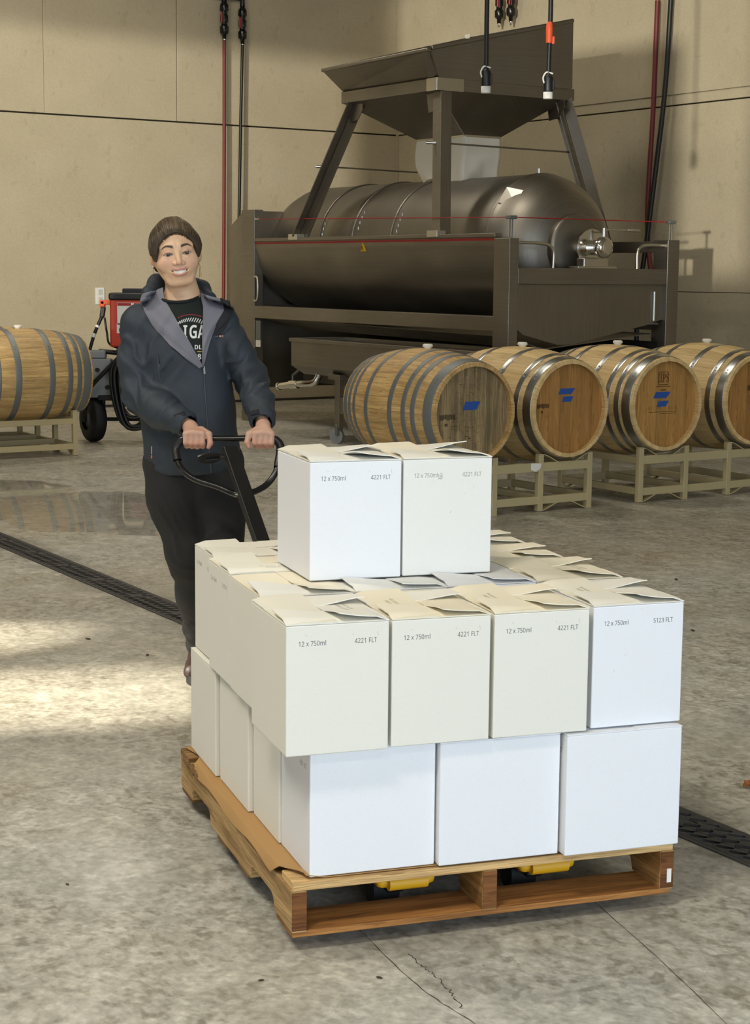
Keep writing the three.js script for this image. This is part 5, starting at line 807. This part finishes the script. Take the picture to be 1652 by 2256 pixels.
{ // juice tray cart under the press
  const cx = 5.6, o = thing('tray_cart', 'long stainless juice tray on casters standing under the press', 'cart', room(cx, 0, 3.7), RT), Q = (x, y, z) => V(x - cx, y, z - 3.7), S = M.steel, xa = 4.09, xb = 7.3, za = 3.98, zb = 3.35;
  const top = [Q(xa + 0.02, 0.93, za), Q(xb, 0.93, za), Q(xb, 0.93, zb), Q(xa + 0.02, 0.93, zb)], mid = [Q(xa + 0.02, 0.70, za), Q(xb, 0.7, za), Q(xb, 0.7, zb), Q(xa + 0.02, 0.7, zb)], bot = [Q(xa + 0.1, 0.615, za - 0.1), Q(xb - 0.1, 0.64, za - 0.1), Q(xb - 0.1, 0.64, zb + 0.1), Q(xa + 0.1, 0.615, zb + 0.1)];
  const walls = []; for (let i = 0; i < 4; i++) { const j = (i + 1) % 4; walls.push(plate([mid[i], mid[j], top[j], top[i]], 0.004), plate([bot[i], bot[j], mid[j], mid[i]], 0.004)); } walls.push(plate([bot[0], bot[3], bot[2], bot[1]], 0.004));
  part('tray', walls, S, o);
  part('tray_rim', [bar(Q(xa, 0.945, za), Q(xb, 0.945, za), 0.035, 0.035, 0.004), bar(Q(xb, 0.945, za), Q(xb, 0.945, zb), 0.035, 0.035, 0.004), bar(Q(xa, 0.945, zb), Q(xb, 0.945, zb), 0.035, 0.035, 0.004), bar(Q(xa, 0.945, za), Q(xa, 0.945, zb), 0.035, 0.035, 0.004)], S, o);
  for (const [x, z] of [[4.91, 3.93], [4.91, 3.42], [6.6, 3.93], [6.6, 3.42]]) {
    const l = part('leg', [bx(0.08, 0.5, 0.05, x - cx, 0.4, z - 3.7, 0.004), bx(0.2, 0.05, 0.1, x - cx - 0.02, 0.625, z - 3.7, 0.004)], S, o);
    const w = new THREE.CylinderGeometry(0.07, 0.07, 0.045, 28); w.rotateX(PI / 2); w.rotateY(0.5); w.translate(x - cx - 0.03, 0.07, z - 3.7); const c = part('caster_wheel', w, M.grey, l); part('caster_fork', [bx(0.03, 0.1, 0.07, x - cx, 0.13, z - 3.7, 0.006)], M.galv, l);
  }
  part('cross_bar', bar(Q(4.95, 0.36, 3.93), Q(6.6, 0.36, 3.93), 0.04, 0.15, 0.004), S, o); part('cross_bar', bar(Q(4.91, 0.36, 3.93), Q(4.91, 0.36, 3.42), 0.04, 0.1, 0.004), S, o);
  const sp = part('drain_spout', [tube([Q(4.45, 0.64, 3.86), Q(4.42, 0.55, 3.9), Q(4.3, 0.53, 3.95), Q(4.2, 0.52, 3.97)], 0.034, 20, 12), rod(Q(4.22, 0.52, 3.965), Q(4.1, 0.51, 3.98), 0.042, 16), rod(Q(4.1, 0.51, 3.98), Q(3.93, 0.485, 4.0), 0.032, 16), rod(Q(3.93, 0.485, 4.0), Q(3.905, 0.482, 4.0), 0.04, 16)], M.chrome, o);
  part('spout_lever', [rod(Q(4.14, 0.55, 3.98), Q(4.14, 0.6, 3.98), 0.01, 8), bar(Q(4.14, 0.6, 3.98), Q(4.26, 0.66, 3.98), 0.03, 0.01, 0.002)], M.galv, sp);
}
// ---------------------------------------------------------------- pressure washer behind the person
{
  const at = room(3.7, 0, 5.75), o = thing('pressure_washer', 'red and black wheeled pressure washer with coiled black hose behind the person', 'washer', at, 0);
  // local axes here are the world's, seen from the front
  const m = M;
  part('cabinet', bx(0.4, 0.44, 0.3, 0.27, 1.11, 0, 0.02), m.orangeRed, o);
  part('cabinet_top', [bx(0.42, 0.07, 0.32, 0.27, 1.355, 0, 0.02), bx(0.3, 0.05, 0.2, 0.33, 1.405, 0, 0.01)], m.black, o);
  part('hose_hook', [bx(0.12, 0.045, 0.05, 0.03, 1.3, 0.05, 0.01), bx(0.05, 0.07, 0.05, -0.01, 1.285, 0.05, 0.012)], m.orange, o);
  const lb = part('label_sheet', bx(0.3, 0.2, 0.003, 0.29, 1.2, 0.152, 0), m.white, o); part('label_band', [bx(0.125, 0.025, 0.002, 0.205, 1.285, 0.1545, 0), bx(0.13, 0.025, 0.002, 0.36, 1.285, 0.1545, 0)], m.red, lb); part('label_sticker', bx(0.11, 0.09, 0.003, 0.19, 1.065, 0.152, 0), m.white, o); part('sticker_band', bx(0.07, 0.03, 0.002, 0.19, 1.05, 0.1545, 0), std(0x4a5a8a, 0.6), lb);
  part('side_shroud', plate([V(0.14, 0.78, 0.16), V(0.47, 0.78, 0.16), V(0.47, 1.02, 0.16), V(0.3, 1.02, 0.16), V(0.12, 0.86, 0.16)], 0.06), m.black, o);
  part('engine', [bx(0.32, 0.3, 0.26, 0.33, 0.6, -0.02, 0.03), bx(0.2, 0.1, 0.3, 0.34, 0.5, 0.02, 0.02)], std(0x2a1512, 0.5), o); part('engine_fins', [0, 1, 2, 3, 4].map((i) => bx(0.2, 0.018, 0.05, 0.34, 0.48 + i * 0.05, 0.13, 0.004)), m.red, o);
  part('frame', [tube([V(-0.05, 0.85, 0.05), V(0.2, 0.83, 0.05), V(0.55, 0.83, 0.05)], 0.022, 20, 8), tube([V(-0.02, 0.2, 0.0), V(-0.02, 0.45, 0), V(0.0, 0.85, 0.03)], 0.018, 20, 8), bx(0.6, 0.05, 0.3, 0.25, 0.42, 0, 0.01), rod(V(-0.1, 0.21, -0.02), V(0.6, 0.21, -0.02), 0.018, 8), tube([V(0.56, 0.83, 0.05), V(0.57, 0.5, 0.05), V(0.6, 0.2, 0)], 0.018, 20, 8)], m.black, o);
  part('control_box', [bx(0.3, 0.36, 0.14, -0.08, 0.6, 0.06, 0.012), bx(0.22, 0.08, 0.12, -0.09, 0.82, 0.06, 0.02)], m.grey, o);
  part('box_knob', [[-0.05, 0.68], [0.04, 0.68], [0.04, 0.52]].map(([x, y]) => rod(V(x, y, 0.13), V(x, y, 0.16), 0.02, 12)), m.black, o);
  const lance = part('spray_lance', [tube([V(-0.13, 0.86, 0.08), V(-0.08, 1.02, 0.08), V(-0.01, 1.18, 0.07)], 0.016, 16, 8), bar(V(-0.015, 1.16, 0.07), V(0.0, 1.26, 0.06), 0.045, 0.05, 0.012), tube([V(0.01, 1.16, 0.07), V(0.03, 1.02, 0.07), V(0.05, 0.92, 0.07), V(0.13, 0.88, 0.08)], 0.01, 16, 8)], m.black, o);
  part('lance_band', [rod(V(-0.095, 0.98, 0.08), V(-0.082, 1.015, 0.08), 0.018, 10), rod(V(-0.06, 1.07, 0.078), V(-0.052, 1.09, 0.077), 0.018, 10)], m.white, lance);
  for (const [x, w] of [[-0.12, 0.15], [0.62, 0.13]]) {
    const g = lathe([[0.1, -w / 2], [0.16, -w / 2], [0.2, -w / 2 + 0.02], [0.21, -w / 4], [0.213, 0], [0.21, w / 4], [0.2, w / 2 - 0.02], [0.16, w / 2], [0.1, w / 2]], 40); g.rotateZ(PI / 2); g.rotateY(0.55); g.translate(x, 0.213, 0.0); const t = part('tire', g, m.rubber, o);
    const h = lathe([[0, -0.02], [0.03, -0.05], [0.03, -0.035], [0.1, -0.03], [0.115, -0.05], [0.115, 0.05], [0.1, 0.03], [0.03, 0.035], [0, 0.05]], 30); h.rotateZ(PI / 2); h.rotateY(0.55); h.translate(x, 0.213, 0); part('wheel_rim', h, m.grey, t);
  }
  const hs = part('hose_coil', [0, 1, 2, 3, 4, 5, 6].map((i) => { const cx = 0.3 + rr(-0.04, 0.04), rx = 0.17 + rr(-0.04, 0.03), yb = 0.16 + rr(-0.05, 0.16), z = 0.17 + i * 0.022; return tube([V(cx, 0.86, z), V(cx - rx, 0.72, z), V(cx - rx, 0.45, z), V(cx - rx * 0.6, yb + 0.05, z), V(cx, yb, z + 0.01), V(cx + rx * 0.7, yb + 0.06, z), V(cx + rx, 0.45, z), V(cx + rx, 0.7, z)], 0.017, 60, 8, true); }), m.cord, o);
  part('hose_lead', tube([V(0.2, 0.84, 0.2), V(0.02, 0.66, 0.2), V(-0.12, 0.5, 0.18), V(-0.17, 0.3, 0.16), V(-0.18, 0.2, 0.12)], 0.02, 30, 8), m.cord, hs);
}
{ // a dry leaf on the floor at the right edge
  const o = thing('dry_leaf', 'curled dry brown leaf on the floor at the right edge of the picture', 'leaf', V(1.2, 0, -5.21), 0.4);
  const b = part('blade', sheet(14, 10, (u, v) => { const w = 0.034 * Math.sin(PI * Math.pow(clamp(u, 0.01, 0.99), 0.8)) * (1 + 0.25 * Math.sin(u * 26)), x = mix(-0.034, 0.038, u), s = (v - 0.5) * 2; return V(x, 0.004 + 0.012 * s * s + 0.004 * Math.sin(u * 6 + s), s * w * 0.7); }, 0.0012), std(0x8a5526, 0.7), o);
  part('stem', tube([V(0.05, 0.008, 0), V(0.075, 0.006, 0.006), V(0.09, 0.003, 0.016)], 0.0014, 8, 5), std(0x6b4a2a, 0.7), b);
}
{ // crumbs and leaf bits
  const bits = []; for (const [x, z, s] of [[0.68, -5.35, 0.007], [1.45, -7.6, 0.01], [1.3, -7.9, 0.008], [1.05, -8.4, 0.012], [1.75, -7.2, 0.01], [-1.25, -7.3, 0.01], [-0.95, -7.0, 0.008], [-1.6, -6.9, 0.006], [0.02, -3.72, 0.006], [-0.25, -3.7, 0.005], [-0.8, -4.3, 0.005], [1.6, -8.9, 0.012], [-1.0, -8.6, 0.012]]) { const g = new THREE.IcosahedronGeometry(s, 0); g.scale(1.6, 0.35, 0.8); g.rotateY(rnd() * 6); g.translate(x, s * 0.3, z); bits.push(g); }
  const m = part('floor_crumbs', bits, std(0x41362a, 0.9), scene); tag(m, 'small dark crumbs and leaf bits scattered over the concrete floor', 'debris'); m.userData.kind = 'stuff';
}
renderer.render(scene, camera);
